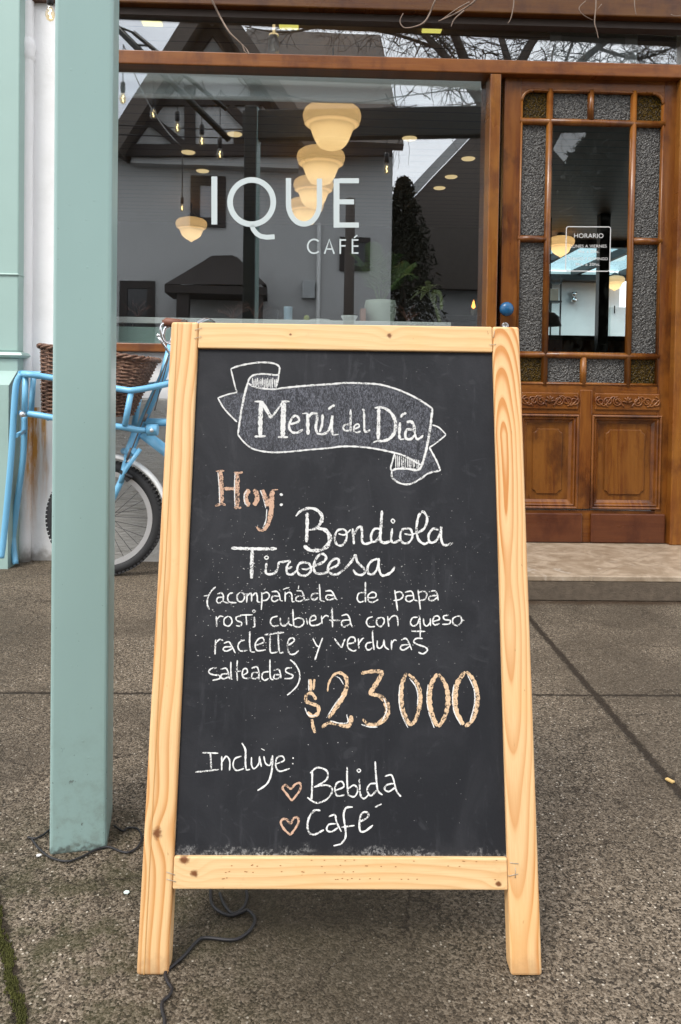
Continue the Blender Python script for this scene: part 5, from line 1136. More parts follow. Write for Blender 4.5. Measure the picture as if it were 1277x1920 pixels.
# sprinkler head and small extinguisher-like fitting below the ceiling
q = at(513, 98, 4.3); t = empty('wall_spotlight', q, 'small cylindrical spotlight lit at its top in the transom window', 'spotlight')
g = MB(); g.lathe([(0, 0.09), (0.028, 0.088), (0.03, 0.07), (0.03, 0.0), (0.0, 0.0)], (0, 0, 0), 18); o = g.build('body', M['alu'], None); o.parent = t
g = MB(); g.lathe([(0.0, 0.10), (0.026, 0.098), (0.028, 0.0905)], (0, 0, 0), 18); g.tube([(0, 0, 0.1), (0, 0, max(0.12, 2.88-q.z))], 0.008, 8); o = g.build('lens', M['downw'], None); o.parent = t
q = at(624, 91, 5.0); g = MB(); g.lathe([(0.0, -0.012), (0.05, -0.014), (0.075, 0.0), (0.07, 0.018), (0.0, 0.024)], q, 24); g.tube([(q.x, q.y, q.z+0.02), (q.x, q.y, 2.88)], 0.006, 6)
tag(g.build('ceiling_rose', M['black']), 'flat dark disc hanging under the cafe ceiling above the largest lamp', 'ceiling fitting')

# ================================================================== THINGS IN THE SHOP WINDOW
zt2 = at(600, 604, GY+0.28).z
t = empty('window_table', (0.3, GY+0.4, 0.1), 'long white table standing just behind the shop window', 'table')
g = MB(); g.box(x_wl+0.1, x_m0-0.12, GY+0.16, GY+0.75, zt2-0.03, zt2); g.build('table_top', M['white_int'], t, bev=0.003)
for x_ in (x_wl+0.16, x_m0-0.2):
    for y_ in (GY+0.2, GY+0.68): g = MB(); g.box(x_-0.02, x_+0.02, y_-0.02, y_+0.02, 0.098, zt2-0.031); g.build('leg', M['black'], t)
zq0, zq1 = at(270, 640, GY+0.15).z-0.05, at(270, 613, GY+0.15).z
g = MB(); g.box(x_wl+0.1, x_m0-0.12, GY+0.145, GY+0.155, zq0, zq1); g.build('teal_reflection_panel', M['teal'], t)  # added teal strip, stands in for a greenish reflection low in the glass
def on_table(px, Y=GY+0.35): p = at(px, 600, Y); return Vector((p.x, Y, zt2+0.0005))
def frond(base, d, ln, droop, nl=22, wl=0.11, rib=0.0035):
    g = MB(); P_ = []; d = Vector(d).normalized()
    for k in range(nl+1):
        s_ = k/nl; P_.append(base+d*ln*s_+Vector((0, 0, -droop*s_*s_*ln)))
    g.tube(P_, [rib*(1-0.7*k/nl) for k in range(nl+1)], 5)
    for k in range(4, nl+1):
        t_ = (P_[min(k+1, nl)]-P_[k-1]).normalized(); side = t_.cross(Vector((0, 0, 1))).normalized(); l_ = wl*math.sin(math.pi*(0.15+0.8*k/nl))
        for s_ in (-1, 1):
            tip = P_[k]+side*s_*l_*0.75+t_*l_*0.7-Vector((0, 0, l_*0.35)); mid = P_[k].lerp(tip, 0.45)+Vector((0, 0, 0.006)); wv = t_*0.006
            g.poly([P_[k]-wv*0.5, mid-wv, tip, mid+wv, P_[k]+wv*0.5])
    return g
pp = on_table(713, GY+0.42)
t = empty('potted_palm', pp, 'feathery palm in a pale green rounded pot behind the window', 'potted plant')
rp_ = 30*(GY+0.42)/F; hp_ = 46*(GY+0.42)/F
g = MB(); g.lathe([(0.0, 0.0), (rp_*0.66, 0.0), (rp_*0.84, hp_*0.12), (rp_*0.98, hp_*0.5), (rp_*1.0, hp_*0.8), (rp_*0.93, hp_), (rp_*0.86, hp_), (rp_*0.86, hp_*0.86), (0, hp_*0.85)], pp, 28); g.build('pot', M['pot'], t)
for k in range(9):
    a = k*2.4; base = pp+Vector((0.01*math.cos(a), 0.01*math.sin(a), hp_*0.85))
    frond(base, (0.42*math.cos(a)+0.1, 0.28*math.sin(a)+0.16, 1.15), 0.40+0.16*((k*7) % 5)/4, 0.35+0.1*(k % 3)).build('frond', M['leaf'], t, fix=False)
pp = on_table(826, GY+0.30)
t = empty('orchid', pp, 'single stalked pale green flower head standing right of the pale pot', 'flower')
g = MB(); hd = at(803, 548, GY+0.30); g.tube(spline([pp, pp.lerp(hd, 0.5)+Vector((0.01, 0, 0)), hd], 6), [0.010]*6+[0.008]*7, 8); g.build('stalk', plain('pale_stalk', (0.16, 0.18, 0.10), 0.5), t)
g = MB()
for k in range(17):
    a = k*2.4; e_3 = 0.3+0.7*((k*5) % 7)/6; dirv = Vector((math.cos(a), math.sin(a)*0.6, 0.55-0.9*((k*3) % 5)/4)).normalized(); ln = 0.05+0.06*e_3
    side = dirv.cross(Vector((0, 0, 1))).normalized()*0.016; mid = hd+dirv*ln*0.5+Vector((0, 0, 0.012)); tip = hd+dirv*ln-Vector((0, 0, 0.02))
    g.poly([hd, mid-side, tip, mid+side], True)
P_ = [hd+Vector((0.02, 0, 0.0)), hd+Vector((0.05, 0, 0.0)), hd+Vector((0.066, 0, -0.03)), hd+Vector((0.068, 0, -0.085))]
g.tube(spline(P_, 5), [0.014]*8+[0.009]*8, 6); g.build('flower_head', plain('pale_petal', (0.22, 0.27, 0.10), 0.5, nsc=30, var=0.4), t, fix=False)
def small_pot(px, w_, h_, mat, name, label, cat, Y=GY+0.3, prof=None):
    p = on_table(px, Y); g = MB(); r_ = w_/2
    g.lathe([(r*r_, z*h_) for r, z in (prof or [(0, 0), (0.8, 0), (0.95, 0.1), (1, 0.9), (0.97, 1), (0.88, 1), (0.86, 0.15), (0, 0.12)])], p, 22)
    return tag(g.build(name, mat), label, cat)
small_pot(540, 0.045, 0.075, plain('pale_blue_glass', (0.30, 0.42, 0.52), 0.15), 'jar', 'pale blue jar standing on the window table', 'jar')
small_pot(520, 0.013, 0.06, M['black'], 'bottle', 'slim black bottle left of the pale blue jar', 'bottle', prof=[(0, 0), (1, 0), (1, 0.7), (0.5, 0.82), (0.5, 1), (0, 1)])
small_pot(655, 0.085, 0.035, M['white_int'], 'bowl', 'low white bowl beside the pale green pot', 'bowl', prof=[(0, 0), (0.5, 0), (0.6, 0.08), (0.95, 0.8), (1, 1), (0.94, 1), (0.6, 0.25), (0, 0.2)])
small_pot(600, 0.10, 0.014, M['white_int'], 'saucer', 'flat white saucer between the jar and the low bowl', 'saucer', prof=[(0, 0), (0.6, 0), (1, 0.8), (1, 1), (0.6, 0.4), (0, 0.3)])
small_pot(575, 0.03, 0.035, plain('lime_fruit', (0.30, 0.33, 0.03), 0.4), 'lime', 'small yellow green fruit on the window table', 'fruit', prof=[(0, 0), (0.7, 0.1), (1, 0.5), (0.75, 0.9), (0.15, 1.0), (0, 1)])
p = on_table(680, GY+0.36); g = MB(); g.box(p.x-0.013, p.x+0.013, p.y-0.05, p.y+0.05, p.z, p.z+0.075); tag(g.build('book', plain('book_cover', (0.33, 0.16, 0.11), 0.6), bev=0.001), 'small reddish book standing left of the pale pot', 'book')
# dried flower sprays along the sill
for px, n_, lb in ((258, 16, 'dried brown flower spray at the left end of the window'), (437, 18, 'dried brown flower spray behind the top left of the sign'), (480, 12, 'dried brown flower spray left of the pale blue jar'), (765, 18, 'dried brown flower spray between the pot and the stalked flower')):
    b = on_table(px, GY+0.2); g = MB()
    for k in range(n_):
        tip = b+Vector((random.uniform(-0.075, 0.075), random.uniform(-0.03, 0.04), random.uniform(0.03, 0.085))); mid = b.lerp(tip, 0.5)+Vector((random.uniform(-0.015, 0.015), 0, 0.01))
        g.tube(spline([b, mid, tip], 3), 0.0011, 4); g.lathe([(0, -0.003), (0.004, 0), (0, 0.004)], tip, 5)
    tag(g.build('dried_flowers', plain('dried_stem', (0.13, 0.055, 0.04), 0.8)), lb, 'dried flowers', 'dried flower sprays in the shop window')
q = at(888, 571, 6.0); t = empty('candle', q-Vector((0, 0, 0.04)), 'small candle with an orange flame at the lower right of the window', 'candle')
g = MB(); g.lathe([(0, 0.04), (0.012, 0.0), (0.016, -0.02), (0.0, -0.035)][::-1], q, 12); g.build('flame', M['flame'], t)
g = MB(); g.lathe([(0.0, -0.10), (0.022, -0.10), (0.022, -0.036), (0.0, -0.036)], q, 14); g.build('wax', M['white_int'], t)
# cabinet in the dark behind it, carrying the candle
t = empty('sideboard', (q.x, 6.1, 0.1), 'dark sideboard in the gloom behind the right of the shop window', 'sideboard')
zs_ = q.z-0.1; g = MB(); g.box(q.x-0.95, q.x+0.35, 5.85, 6.35, zs_-0.04, zs_-0.0005); g.build('top', M['dark_wood'], t, bev=0.004)
g = MB(); g.box(q.x-0.93, q.x+0.33, 5.88, 6.33, 0.16, zs_-0.041); g.build('body', M['dark_wood'], t)
for k in range(3): x0 = q.x-0.92+k*0.415; g = MB(); g.box(x0+0.01, x0+0.405, 5.862, 5.88, 0.2, zs_-0.08); dd_ = g.build('door', M['dark_wood'], t, bev=0.004); g = MB(); g.lathe([(0, -0.03), (0.012, -0.025), (0.006, -0.01), (0.006, 0)], (x0+0.36, 5.862, 0.6), 12, 'y'); g.build('handle', M['alu'], dd_)
# bar counter, column, shelf and wall lamp seen through the door pane
zc_ = at(1110, 633, 9.9).z
t = empty('bar_counter', (3.6, 9.9, 0.1), 'brown bar counter at the back of the room behind the door', 'counter')
g = MB(); g.box(2.2, 5.2, 9.55, 10.15, zc_-0.05, zc_); g.build('counter_top', M['dark_wood'], t, bev=0.004)
g = MB(); g.box(2.25, 5.15, 9.62, 10.1, 0.098, zc_-0.051); g.build('counter_front', stained('counter_timber', base=(0.14, 0.05, 0.014), light=(0.20, 0.08, 0.02), dark=(0.06, 0.02, 0.008)), t)
xk0, xk1 = at(1123, 560, 9.0).x, at(1142, 560, 9.0).x
g = MB(); g.box(xk0, xk1, 9.0, 9.12, 0.098, CZ-0.001); tag(g.build('steel_column', M['black'], bev=0.004), 'black steel column in front of the white back wall behind the door', 'column')
p = at(1050, 570, 13.2); t = empty('shelf_stand', (p.x, 13.2, 0.1), 'thin black shelf stand at the left of the white back wall', 'shelf')
for k, px in enumerate((1033, 1051)): p = at(px, 570, 13.2); g = MB(); g.box(p.x-0.012, p.x+0.012, 13.19, 13.21, 0.098, 2.75); g.build('upright', M['black'], t)
pL, pR = at(1026, 531, 13.2), at(1051, 531, 13.2)
for py in (531, 566, 632): z_ = at(1040, py, 13.2).z; g = MB(); g.box(pL.x-0.2, pR.x, 13.1, 13.35, z_-0.012, z_+0.012); g.build('shelf', M['black'], t)
zz = at(1040, 566, 13.2).z; g = MB(); g.box(pL.x-0.1, pR.x-0.05, 13.14, 13.3, zz+0.0125, zz+0.22); tag(g.build('box', plain('cardboard', (0.33, 0.25, 0.19), 0.8, nsc=6, var=0.4), bev=0.004), 'brown box on the black shelf stand behind the door', 'box')
p = at(1076, 562, 14.24); t = empty('wall_lamp', p, 'chrome wall lamp on the white back wall behind the door', 'wall lamp')
g = MB(); g.lathe([(0, 0.0), (0.06, 0.0), (0.065, 0.05), (0.05, 0.09), (0, 0.1)], p-Vector((0, 0, 0.05)), 20); g.build('lower_shade', M['chrome'], t)
g = MB(); g.lathe([(0, 0.06), (0.035, 0.07), (0.05, 0.11), (0.06, 0.16), (0, 0.165)], p-Vector((0, 0, 0.02)), 20); g.box(p.x-0.02, p.x+0.02, p.y, 14.299, p.z, p.z+0.05); g.build('upper_shade', M['chrome'], t)
p = at(1030, 602, 9.3); t = empty('desk_lamp', p, 'black dome lamp at the lower left of the clear door pane', 'lamp')
g = MB(); g.lathe([(0.0, 0.11), (0.06, 0.10), (0.12, 0.05), (0.145, -0.06), (0.13, -0.06), (0.0, 0.06)], p, 24); g.build('lamp_shade', M['black'], t)
g = MB(); g.tube([(p.x, p.y, p.z+0.1), (p.x, p.y, CZ)], 0.006, 8); g.build('rod', M['black'], t)
pd0, pd1 = at(1146, 545, 14.25), at(1178, 545, 14.25)
t = empty('back_door', (pd0.x, 14.25, 0.1), 'plain white door in the white back wall right of the black column', 'door')
g = MB(); g.box(pd0.x, pd0.x+0.8, 14.26, 14.298, 0.099, 2.35); o = g.build('leaf', M['white_int'], t, bev=0.003)
hz = at(1145, 580, 14.2); g = MB(); g.tube([(pd0.x+0.06, 14.22, hz.z-0.07), (pd0.x+0.06, 14.22, hz.z+0.07)], 0.012, 8); g.build('handle', M['black'], o)

# ================================================================== BARE TWIGS HANGING IN FRONT OF THE TRANSOM
def twig(pts, Y, label, r0=0.004, curl=True, extra=()):
    g = MB()
    P_ = spline([at(px, py, Y+dy) for px, py, dy in pts], 6); m = len(P_)
    g.tube(P_, [r0*(1-0.6*i/(m-1)) for i in range(m)], 6)
    for ex_ in extra:
        Q = spline([at(px, py, Y+dy) for px, py, dy in ex_], 6); k = len(Q); g.tube(Q, [r0*0.7*(1-0.6*i/(k-1)) for i in range(k)], 5)
    tag(g.build('hanging_twig', M['twig']), label, 'twig', 'bare vine twigs hanging over the transom')
twig([(385, -20, 0), (398, 2, 0), (412, 30, 0.02), (430, 60, 0), (448, 78, 0), (462, 92, 0.01), (467, 102, 0)], 3.30, 'bare twig slanting down past the left gable in the transom', 0.0055, extra=([(455, 84, 0), (459, 96, 0), (464, 100, 0)],))
twig([(826, -20, 0), (814, 5, 0), (806, 25, 0.02), (795, 42, 0), (778, 50, 0), (758, 52, 0), (750, 40, 0), (756, 25, 0)], 3.32, 'curled bare twig hooking below the transom top', 0.0045)
twig([(905, -20, 0), (890, 2, 0), (868, 18, 0.02), (840, 32, 0), (822, 40, 0)], 3.28, 'pale bare twig crossing behind the right yellow ceiling light', 0.0055, extra=([(880, 4, 0), (858, 16, 0), (838, 30, 0), (826, 38, 0)], [(870, 20, 0), (852, 36, 0), (846, 50, 0)]))
twig([(964, -15, 0), (963, 10, 0), (958, 34, 0), (952, 44, 0)], 3.30, 'short bare twig above the left edge of the door', 0.0035)
twig([(1118, -15, 0), (1117, 15, 0), (1115, 42, 0), (1119, 58, 0), (1122, 72, 0)], 3.30, 'bare twig hanging over the pale sheet above the door', 0.0035, extra=([(1098, 2, 0), (1086, 15, 0), (1094, 28, 0), (1112, 38, 0)], [(1128, 8, 0), (1120, 18, 0)]))
twig([(1190, -10, 0), (1190, 12, 0), (1193, 28, 0)], 3.30, 'shortest bare twig right of the pale sheet', 0.003, extra=([(1258, 27, 0), (1266, 30, 0), (1280, 28, 0)],))

# ================================================================== CORDS AND MOSS ON THE PAVEMENT
def cord(pts, r_, label, name='power_cord'):
    P_ = spline([ong(px, py, 0.0) for px, py in pts], 7)
    for i, p in enumerate(P_): p.z = r_*1.02+0.002
    g = MB(); g.tube(P_, r_, 8); return tag(g.build(name, M['cord']), label, 'power cord')
cord([(52, 1574), (66, 1576), (80, 1570), (90, 1562), (93, 1560)], 0.0019, 'short black cord end lying left of the green post')
cord([(60, 1578), (74, 1596), (95, 1612), (125, 1619), (150, 1612), (178, 1598), (203, 1592), (225, 1600), (242, 1602), (258, 1592), (266, 1575), (258, 1558), (240, 1556), (230, 1562), (214, 1552)], 0.0018, 'thin black cord looped round the foot of the green post')
cord([(395, 1668), (396, 1695), (408, 1712), (432, 1722), (452, 1716), (465, 1712), (478, 1728), (470, 1748), (450, 1764), (430, 1768), (385, 1764), (368, 1772), (345, 1798), (322, 1818), (310, 1830), (314, 1846), (322, 1860), (316, 1874), (305, 1884), (304, 1900), (309, 1920), (307, 1945)], 0.0024, 'black power cord winding out under the menu board past its left foot')
cord([(412, 1680), (420, 1700), (436, 1718), (455, 1708), (463, 1690), (462, 1676)], 0.0024, 'small loop of black cord in the shade under the menu board')
g = MB(); a, b = ong(-12, 1690), ong(46, 1945)
for i in range(900):
    f_ = random.random(); c_ = a.lerp(b, f_); wd = 0.0035+0.003*math.sin(f_*9+1)**2; x_ = c_.x+random.gauss(0, wd*0.6)+0.003*math.sin(f_*17); y_ = c_.y+random.gauss(0, 0.004); h_ = random.uniform(0.002, 0.0065); r_ = random.uniform(0.0012, 0.003)
    g.poly([(x_-r_, y_, 0.0002), (x_+r_, y_-r_*0.5, 0.0002), (x_+random.uniform(-r_, r_), y_, h_)]); g.poly([(x_, y_-r_, 0.0002), (x_+r_*0.4, y_+r_, 0.0002), (x_, y_+random.uniform(-r_, r_), h_)])
tag(g.build('moss', plain('moss', (0.060, 0.062, 0.010), 0.9, nsc=60, var=0.6), fix=False), kind='stuff')
p = ong(1256, 1466); g = MB(); g.box(-0.0045, 0.0045, -0.009, 0.009, 0.001, 0.005, Matrix.Translation((p.x, p.y, 0)) @ Matrix.Rotation(0.5, 4, 'Z')); tag(g.build('wood_chip', plain('wood_chip', (0.50, 0.34, 0.13), 0.7), bev=0.001), 'small yellow wood chip lying in the dark pavement joint', 'wood chip')
for px, py, r_, lb in ((237, 1676, 0.006, 'flake of pale green paint on the pavement left of the menu board'), (73, 1606, 0.005, 'white paint flake on the pavement left of the green post')):
    p = ong(px, py); g = MB(); g.prism([(r_*math.cos(k)*random.uniform(.6, 1.1), r_*0.9*math.sin(k)*random.uniform(.6, 1.1)) for k in (0, 1, 2, 3.1, 4.2, 5.2)], lambda u, v_, k: (p.x+u, p.y+v_, 0.0015+k), 0.0015); tag(g.build('paint_flake', plain('paint_flake', (0.62, 0.72, 0.68) if py > 1640 else (0.75, 0.74, 0.72), 0.6)), lb, 'paint flake')

# ================================================================== ACROSS THE STREET (seen mirrored in the shop glass)
HY = -9.5
mh = lambda px, py, Y=HY: mir(px, py, Y)
hx0, hx1 = mh(190, 400).x, mh(735, 400).x; hxr = mh(440, 400).x; hz_e = mh(600, 282).z; GZ = -0.129
house = empty('neighbour_house', (hx0, HY, GZ), 'pale rendered house with dark gable roof and half timbering, mirrored in the shop window', 'house')
g = MB(); g.box(hx0, hx1, HY-8, HY, GZ, hz_e); g.build('wall', M['house'], house)
ap = mh(400, 40); gl_, gr_ = mh(252, 275), mh(560, 275)
rz = mh(600, 72, HY-4).z
g = MB()
# main roof
e0 = Vector((hx0-0.4, HY+0.45, hz_e-0.1)); R_ = [(hxr, HY+0.45, hz_e-0.08), (hx1+0.15, HY+0.45, hz_e-0.08), (hx1+0.15, HY-4, rz), (hxr, HY-4, rz)]
g.quad(*R_); g.quad((hxr, HY-4, rz), (hx1+0.15, HY-4, rz), (hx1+0.15, HY-8.4, hz_e-0.08), (hxr, HY-8.4, hz_e-0.08))
o = g.build('roof', M['roof'], house); m_ = o.modifiers.new('thickness', 'SOLIDIFY'); m_.thickness = 0.16; m_.offset = -1
g = MB()
yg0, yg1 = HY+0.95, HY-4.0
for s_, pe in ((0, gl_), (1, gr_)):
    o_ = (pe-ap).normalized()*0.5
    g.quad((ap.x, yg0, ap.z+0.15), (pe.x+o_.x, yg0, pe.z+o_.z+0.15), (pe.x+o_.x, yg1, pe.z+o_.z+0.15), (ap.x, yg1, ap.z+0.15))
o = g.build('gable_roof', M['roof'], house); m_ = o.modifiers.new('thickness', 'SOLIDIFY'); m_.thickness = 0.32; m_.offset = 0
g = MB(); g.prism([(gl_.x, hz_e-0.5), (gr_.x, hz_e-0.5), (gr_.x, gr_.z), (ap.x, ap.z), (gl_.x, gl_.z)], lambda u, v_, k: (u, HY+0.35-k, v_), 1.2); g.build('gable_wall', M['house'], house)
tb = MB()
def beam(a, b, w_, Y=HY+0.43):
    p, q = mir(*a, Y), mir(*b, Y); d = (q-p); l_ = d.length; ang = math.atan2(d.z, d.x)
    tb.box(0, l_, -0.05, 0.05, -w_/2, w_/2, Matrix.Translation(p) @ Matrix.Rotation(-ang, 4, 'Y'))
beam((150, 282), (735, 282), 0.24); beam((356, 160), (356, 275), 0.22, HY+0.40); beam((280, 222), (345, 276), 0.20, HY+0.41); beam((478, 150), (478, 276), 0.2, HY+0.40)
beam((240, 270), (398, 52), 0.22, HY+0.42); beam((398, 52), (560, 272), 0.22, HY+0.421); beam((300, 190), (500, 190), 0.18, HY+0.39); beam((430, 200), (500, 270), 0.18, HY+0.415)
tb.build('timber_frame', M['timber'], house)
def hwin(x0, y0, x1, y1, pane_mat, fw=0.16, cross=False):
    a, b = mh(x0, y1), mh(x1, y0); xa_, xb_ = min(a.x, b.x), max(a.x, b.x)
    g = MB(); g.box(xa_, xb_, HY-0.02, HY+0.06, a.z, a.z+fw); g.box(xa_, xb_, HY-0.02, HY+0.06, b.z-fw, b.z); g.box(xa_, xa_+fw, HY-0.02, HY+0.059, a.z+fw, b.z-fw); g.box(xb_-fw, xb_, HY-0.02, HY+0.059, a.z+fw, b.z-fw)
    f_ = g.build('window', M['timber'], house); g = MB(); g.box(xa_+fw, xb_-fw, HY+0.002, HY+0.02, a.z+fw, b.z-fw); g.build('pane', pane_mat, f_)
dkp = plain('dark_pane', (0.02, 0.02, 0.022), 0.1)
palep = plain('curtained_pane', (0.33, 0.33, 0.34), 0.5)
hwin(357, 332, 424, 425, palep, 0.20); hwin(224, 528, 291, 640, dkp, 0.16); hwin(636, 446, 694, 507, dkp, 0.1); hwin(366, 130, 436, 142, palep, 0.05)
# little hipped porch roof with posts
ph = MB(); c0, c1 = mh(326, 548), mh(502, 548); t0_, t1_ = mh(392, 484), mh(446, 484)
A = [(c0.x, HY+0.1, c0.z), (c0.x, HY+1.3, c0.z), (c1.x, HY+1.3, c1.z), (c1.x, HY+0.1, c1.z)]; B = [(t0_.x, HY+0.1, t0_.z), (t0_.x+0.1, HY+0.35, t0_.z), (t1_.x-0.1, HY+0.35, t1_.z), (t1_.x, HY+0.1, t1_.z)]
for k in range(3): ph.quad(A[k], A[k+1], B[k+1], B[k])
ph.quad(*B); ph.box(c0.x, c1.x, HY+0.1, HY+1.29, c0.z-0.16, c0.z-0.002)
ph.build('porch_roof', M['timber'], house)
for px in (344, 482): p = mh(px, 560, HY+1.1); g = MB(); g.box(p.x-0.12, p.x+0.12, HY+1.0, HY+1.24, GZ, c0.z-0.161); g.build('porch_post', M['timber'], house)
for i_, (ya, yb_, lb) in enumerate(((222, 232, 'upper overhead wire crossing the mirrored gable'), (240, 246, 'lower overhead wire crossing the mirrored gable'))):
    A_, B_ = mir(60, ya, -5.0), mir(760, yb_, -5.0); P_ = [A_.lerp(B_, k/24)-Vector((0, 0, 0.12*4*(k/24)*(1-k/24))) for k in range(25)]
    tag(MB().tube(P_, 0.011, 5).build('overhead_wire', M['cord']), lb, 'wire', 'overhead wires mirrored in the shop window')
a_, b_ = mh(598, 420), mh(598, 600); g = MB(); g.tube([(a_.x, HY+0.06, a_.z), (a_.x, HY+0.06, GZ)], 0.045, 8); g.build('downpipe', plain('pale_pipe', (0.62, 0.62, 0.6), 0.6), house)
a_, b_ = mh(566, 560), mh(590, 528); g = MB(); g.box(min(a_.x, b_.x), max(a_.x, b_.x), HY, HY+0.14, a_.z, b_.z); g.build('meter_box', plain('meter_grey', (0.40, 0.42, 0.42), 0.6), house, bev=0.01)
# second house farther right
H2 = -17.0
r0, r1, r2 = mir(865, 276, H2), mir(793, 352, H2), mir(1000, 150, H2)
t = empty('far_house', (r0.x, H2, GZ), 'dark steep roofed house mirrored at the right of the shop window', 'house')
up_ = r0+(r0-r1)*0.75; dn = r1+(r1-r0)*2.4
g = MB(); g.prism([(dn.x, dn.z), (up_.x, up_.z), (up_.x+(up_.x-dn.x), dn.z)], lambda u, v_, k: (u, H2-k, v_), 9.0); g.build('roof', M['roof'], t)
g = MB(); g.box(dn.x+0.8, up_.x+(up_.x-dn.x)-0.8, H2-8.5, H2-0.4, GZ, dn.z-0.002); g.build('wall', M['house'], t)
g = MB(); dv = (up_-dn).normalized(); nn_ = Vector((-dv.z, 0, dv.x))
g.poly([dn+nn_*0.02+Vector((0, 0.05, 0)), up_+nn_*0.02+Vector((0, 0.05, 0)), up_+nn_*0.3+Vector((0, 0.05, 0)), dn+nn_*0.3+Vector((0, 0.05, 0))]); g.build('bargeboard', M['house'], t)
# utility pole
p = mh(655, 500, -7.0); g = MB(); g.tube([(p.x, -7.0, GZ), (p.x, -7.0, mir(655, 372, -7.0).z)], [0.11, 0.085], 12); t = tag(g.build('utility_pole', M['bark']), 'brown timber pole mirrored right of the letter E', 'pole')
# evergreen at the right corner of the house
def leaf_crown(name, mat, par, fn, n_, s_):
    g = MB()
    for i in range(n_):
        c_ = fn(); a = Vector((random.gauss(0, 1), random.gauss(0, 1), random.gauss(0, 1))).normalized(); b = a.orthogonal().normalized(); l_ = s_*random.uniform(0.6, 1.5)
        g.poly([c_-a*l_*0.5, c_+b*l_*0.16, c_+a*l_*0.5, c_-b*l_*0.16])
    return g.build(name, mat, par, fix=False)
EY_ = -13.0
eb, et = mir(752, 640, EY_), mir(735, 332, EY_)
t = empty('evergreen_tree', (eb.x, EY_, GZ), 'dark evergreen beside the mirrored house corner in the shop window', 'tree')
g = MB(); g.tube([(eb.x, EY_, GZ), (eb.x+0.05, EY_, et.z-0.4)], [0.16, 0.03], 10); g.build('trunk', M['bark'], t)
def ev():
    h = random.random()**0.8; z_ = 0.6+(et.z-0.6)*h; r_ = 1.15*(1-h)**0.75+0.10; a = random.uniform(0, 6.28); q_ = r_*(random.uniform(0.35, 1.1) if random.random() < 0.85 else random.uniform(1.0, 1.4))
    return Vector((eb.x+q_*math.cos(a), EY_+q_*math.sin(a), z_))
leaf_crown('crown', M['leafdark'], t, ev, 7000, 0.15)
for k_, (px, ptop, yy, rr_, lb) in enumerate(((1062, 250, -12.0, 1.7, 'broad dark evergreen mirrored in the left of the clear door pane'), (1130, 215, -11.0, 2.4, 'broad dark evergreen mirrored in the right of the clear door pane'), (1260, 240, -11.5, 2.4, 'broad dark evergreen beyond the right edge of the cafe door'))):
    b_ = mir(px, 640, yy); tp_ = mir(px, ptop, yy)
    t = empty('evergreen_tree', (b_.x, yy, GZ), lb, 'tree', 'dark evergreens across the street')
    g = MB(); g.tube([(b_.x, yy, GZ), (b_.x+0.05, yy, tp_.z-0.6)], [0.2, 0.04], 10); g.build('trunk', M['bark'], t)
    def ev2():
        h = random.random()**0.9; z_ = 0.3+(tp_.z-0.3)*h; r_ = rr_*(1-h**2.2)**0.6+0.15; a = random.uniform(0, 6.28); q_ = r_*random.uniform(0.3, 1.08)
        return Vector((b_.x+q_*math.cos(a), yy+q_*math.sin(a), z_))
    leaf_crown('crown', M['leafdark'], t, ev2, 9000, 0.30)
# bare tree with drooping twigs to the right
TY = -4.6
tb0 = mir(985, 700, TY); tb0.z = GZ
t = empty('bare_tree', tb0, 'leafless tree with tangled twigs against the sky, mirrored in the transom and upper window', 'tree')
tr = MB(); tw = MB()
def limb(mb, pts, r0, r1, seg=7):
    P_ = spline(pts, 6); m = len(P_); mb.tube(P_, [r0+(r1-r0)*i/(m-1) for i in range(m)], seg); return P_
fork_ = mir(965, 300, TY)
limb(tr, [tb0, mir(980, 500, TY), fork_], 0.17, 0.13, 12)
ends = [[(965, 300), (900, 190), (820, 90), (740, 20), (640, -30)], [(965, 300), (960, 150), (930, 40), (900, -60)], [(965, 300), (1040, 170), (1120, 90), (1220, 30), (1300, 0)], [(900, 190), (850, 60), (800, -20), (770, -80)], [(960, 150), (1010, 60), (1080, -10), (1120, -80)], [(820, 90), (720, 60), (600, 50), (500, 45)], [(900, 190), (860, 120), (790, 30)], [(1040, 170), (1080, 60), (1100, -30)], [(740, 20), (640, 40), (540, 60), (460, 50)], [(1120, 90), (1200, 110), (1280, 80)]]
bran = []
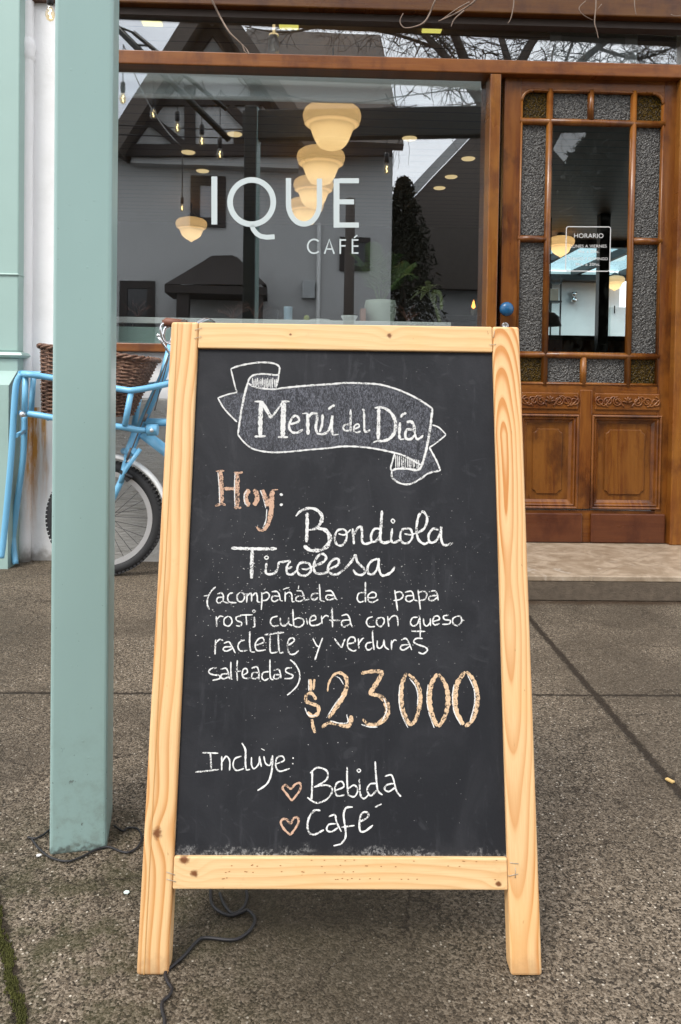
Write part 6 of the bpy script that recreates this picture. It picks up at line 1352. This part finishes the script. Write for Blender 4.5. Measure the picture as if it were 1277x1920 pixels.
for i, e in enumerate(ends):
    P_ = limb(tr, [mir(px, py, TY+0.5*math.sin(i*2.1+k)*min(k, 1)) for k, (px, py) in enumerate(e)], 0.085 if i < 5 else 0.03, 0.018 if i < 5 else 0.008)
    bran.append((P_, i))
tr.build('trunk', M['bark'], t)
for P_, i in bran:
    for k in range(46 if i not in (5, 8) else 14):
        b = random.choice(P_[4:]); d = Vector((random.uniform(-1, 1), random.uniform(-0.6, 0.6), random.uniform(-0.35, 0.7))).normalized(); ln = random.uniform(0.35, 1.1) if i not in (5, 8) else random.uniform(0.2, 0.55)
        pts = [b]; q_ = b.copy()
        for s_ in range(6):
            q_ = q_+d*ln/6; d = (d+Vector((random.gauss(0, .28), random.gauss(0, .2), -0.20+random.gauss(0, .2)))).normalized(); pts.append(q_.copy())
        Q = spline(pts, 3); m = len(Q); tw.tube(Q, [0.0085*(1-0.75*j/(m-1)) for j in range(m)], 4)
        for s_ in range(4):
            b2 = random.choice(Q[3:]); d2 = Vector((random.uniform(-1, 1), random.uniform(-.5, .5), random.uniform(-1, 0.3))).normalized(); pts = [b2]; q_ = b2.copy()
            for u_ in range(4):
                q_ = q_+d2*ln*0.12; d2 = (d2+Vector((random.gauss(0, .4), random.gauss(0, .3), random.gauss(-.1, .3)))).normalized(); pts.append(q_.copy())
            tw.tube(spline(pts, 2), 0.0035, 3)
for k in range(430):
    px, py = random.uniform(560, 1330), random.uniform(-140, 205)
    if px < 720: py = random.uniform(-60, 30)
    q_ = mir(px, py, TY+random.uniform(-1.0, 0.8)); d = Vector((random.uniform(-1, 1), random.uniform(-0.3, 0.3), random.uniform(-0.9, 0.3))).normalized(); ln = random.uniform(0.4, 1.3) if px > 720 else random.uniform(0.25, 0.5); pts = [q_.copy()]
    for s_ in range(8):
        q_ = q_+d*ln/8; d = (d+Vector((random.gauss(0, .33), random.gauss(0, .2), -0.10+random.gauss(0, .26)))).normalized(); pts.append(q_.copy())
    Q = spline(pts, 3); m = len(Q); r0_ = random.uniform(0.006, 0.011); tw.tube(Q, [r0_*(1-0.7*j/(m-1)) for j in range(m)], 4)
tw.build('crown', plain('twig_bark', (0.05, 0.04, 0.035), 0.9), t)
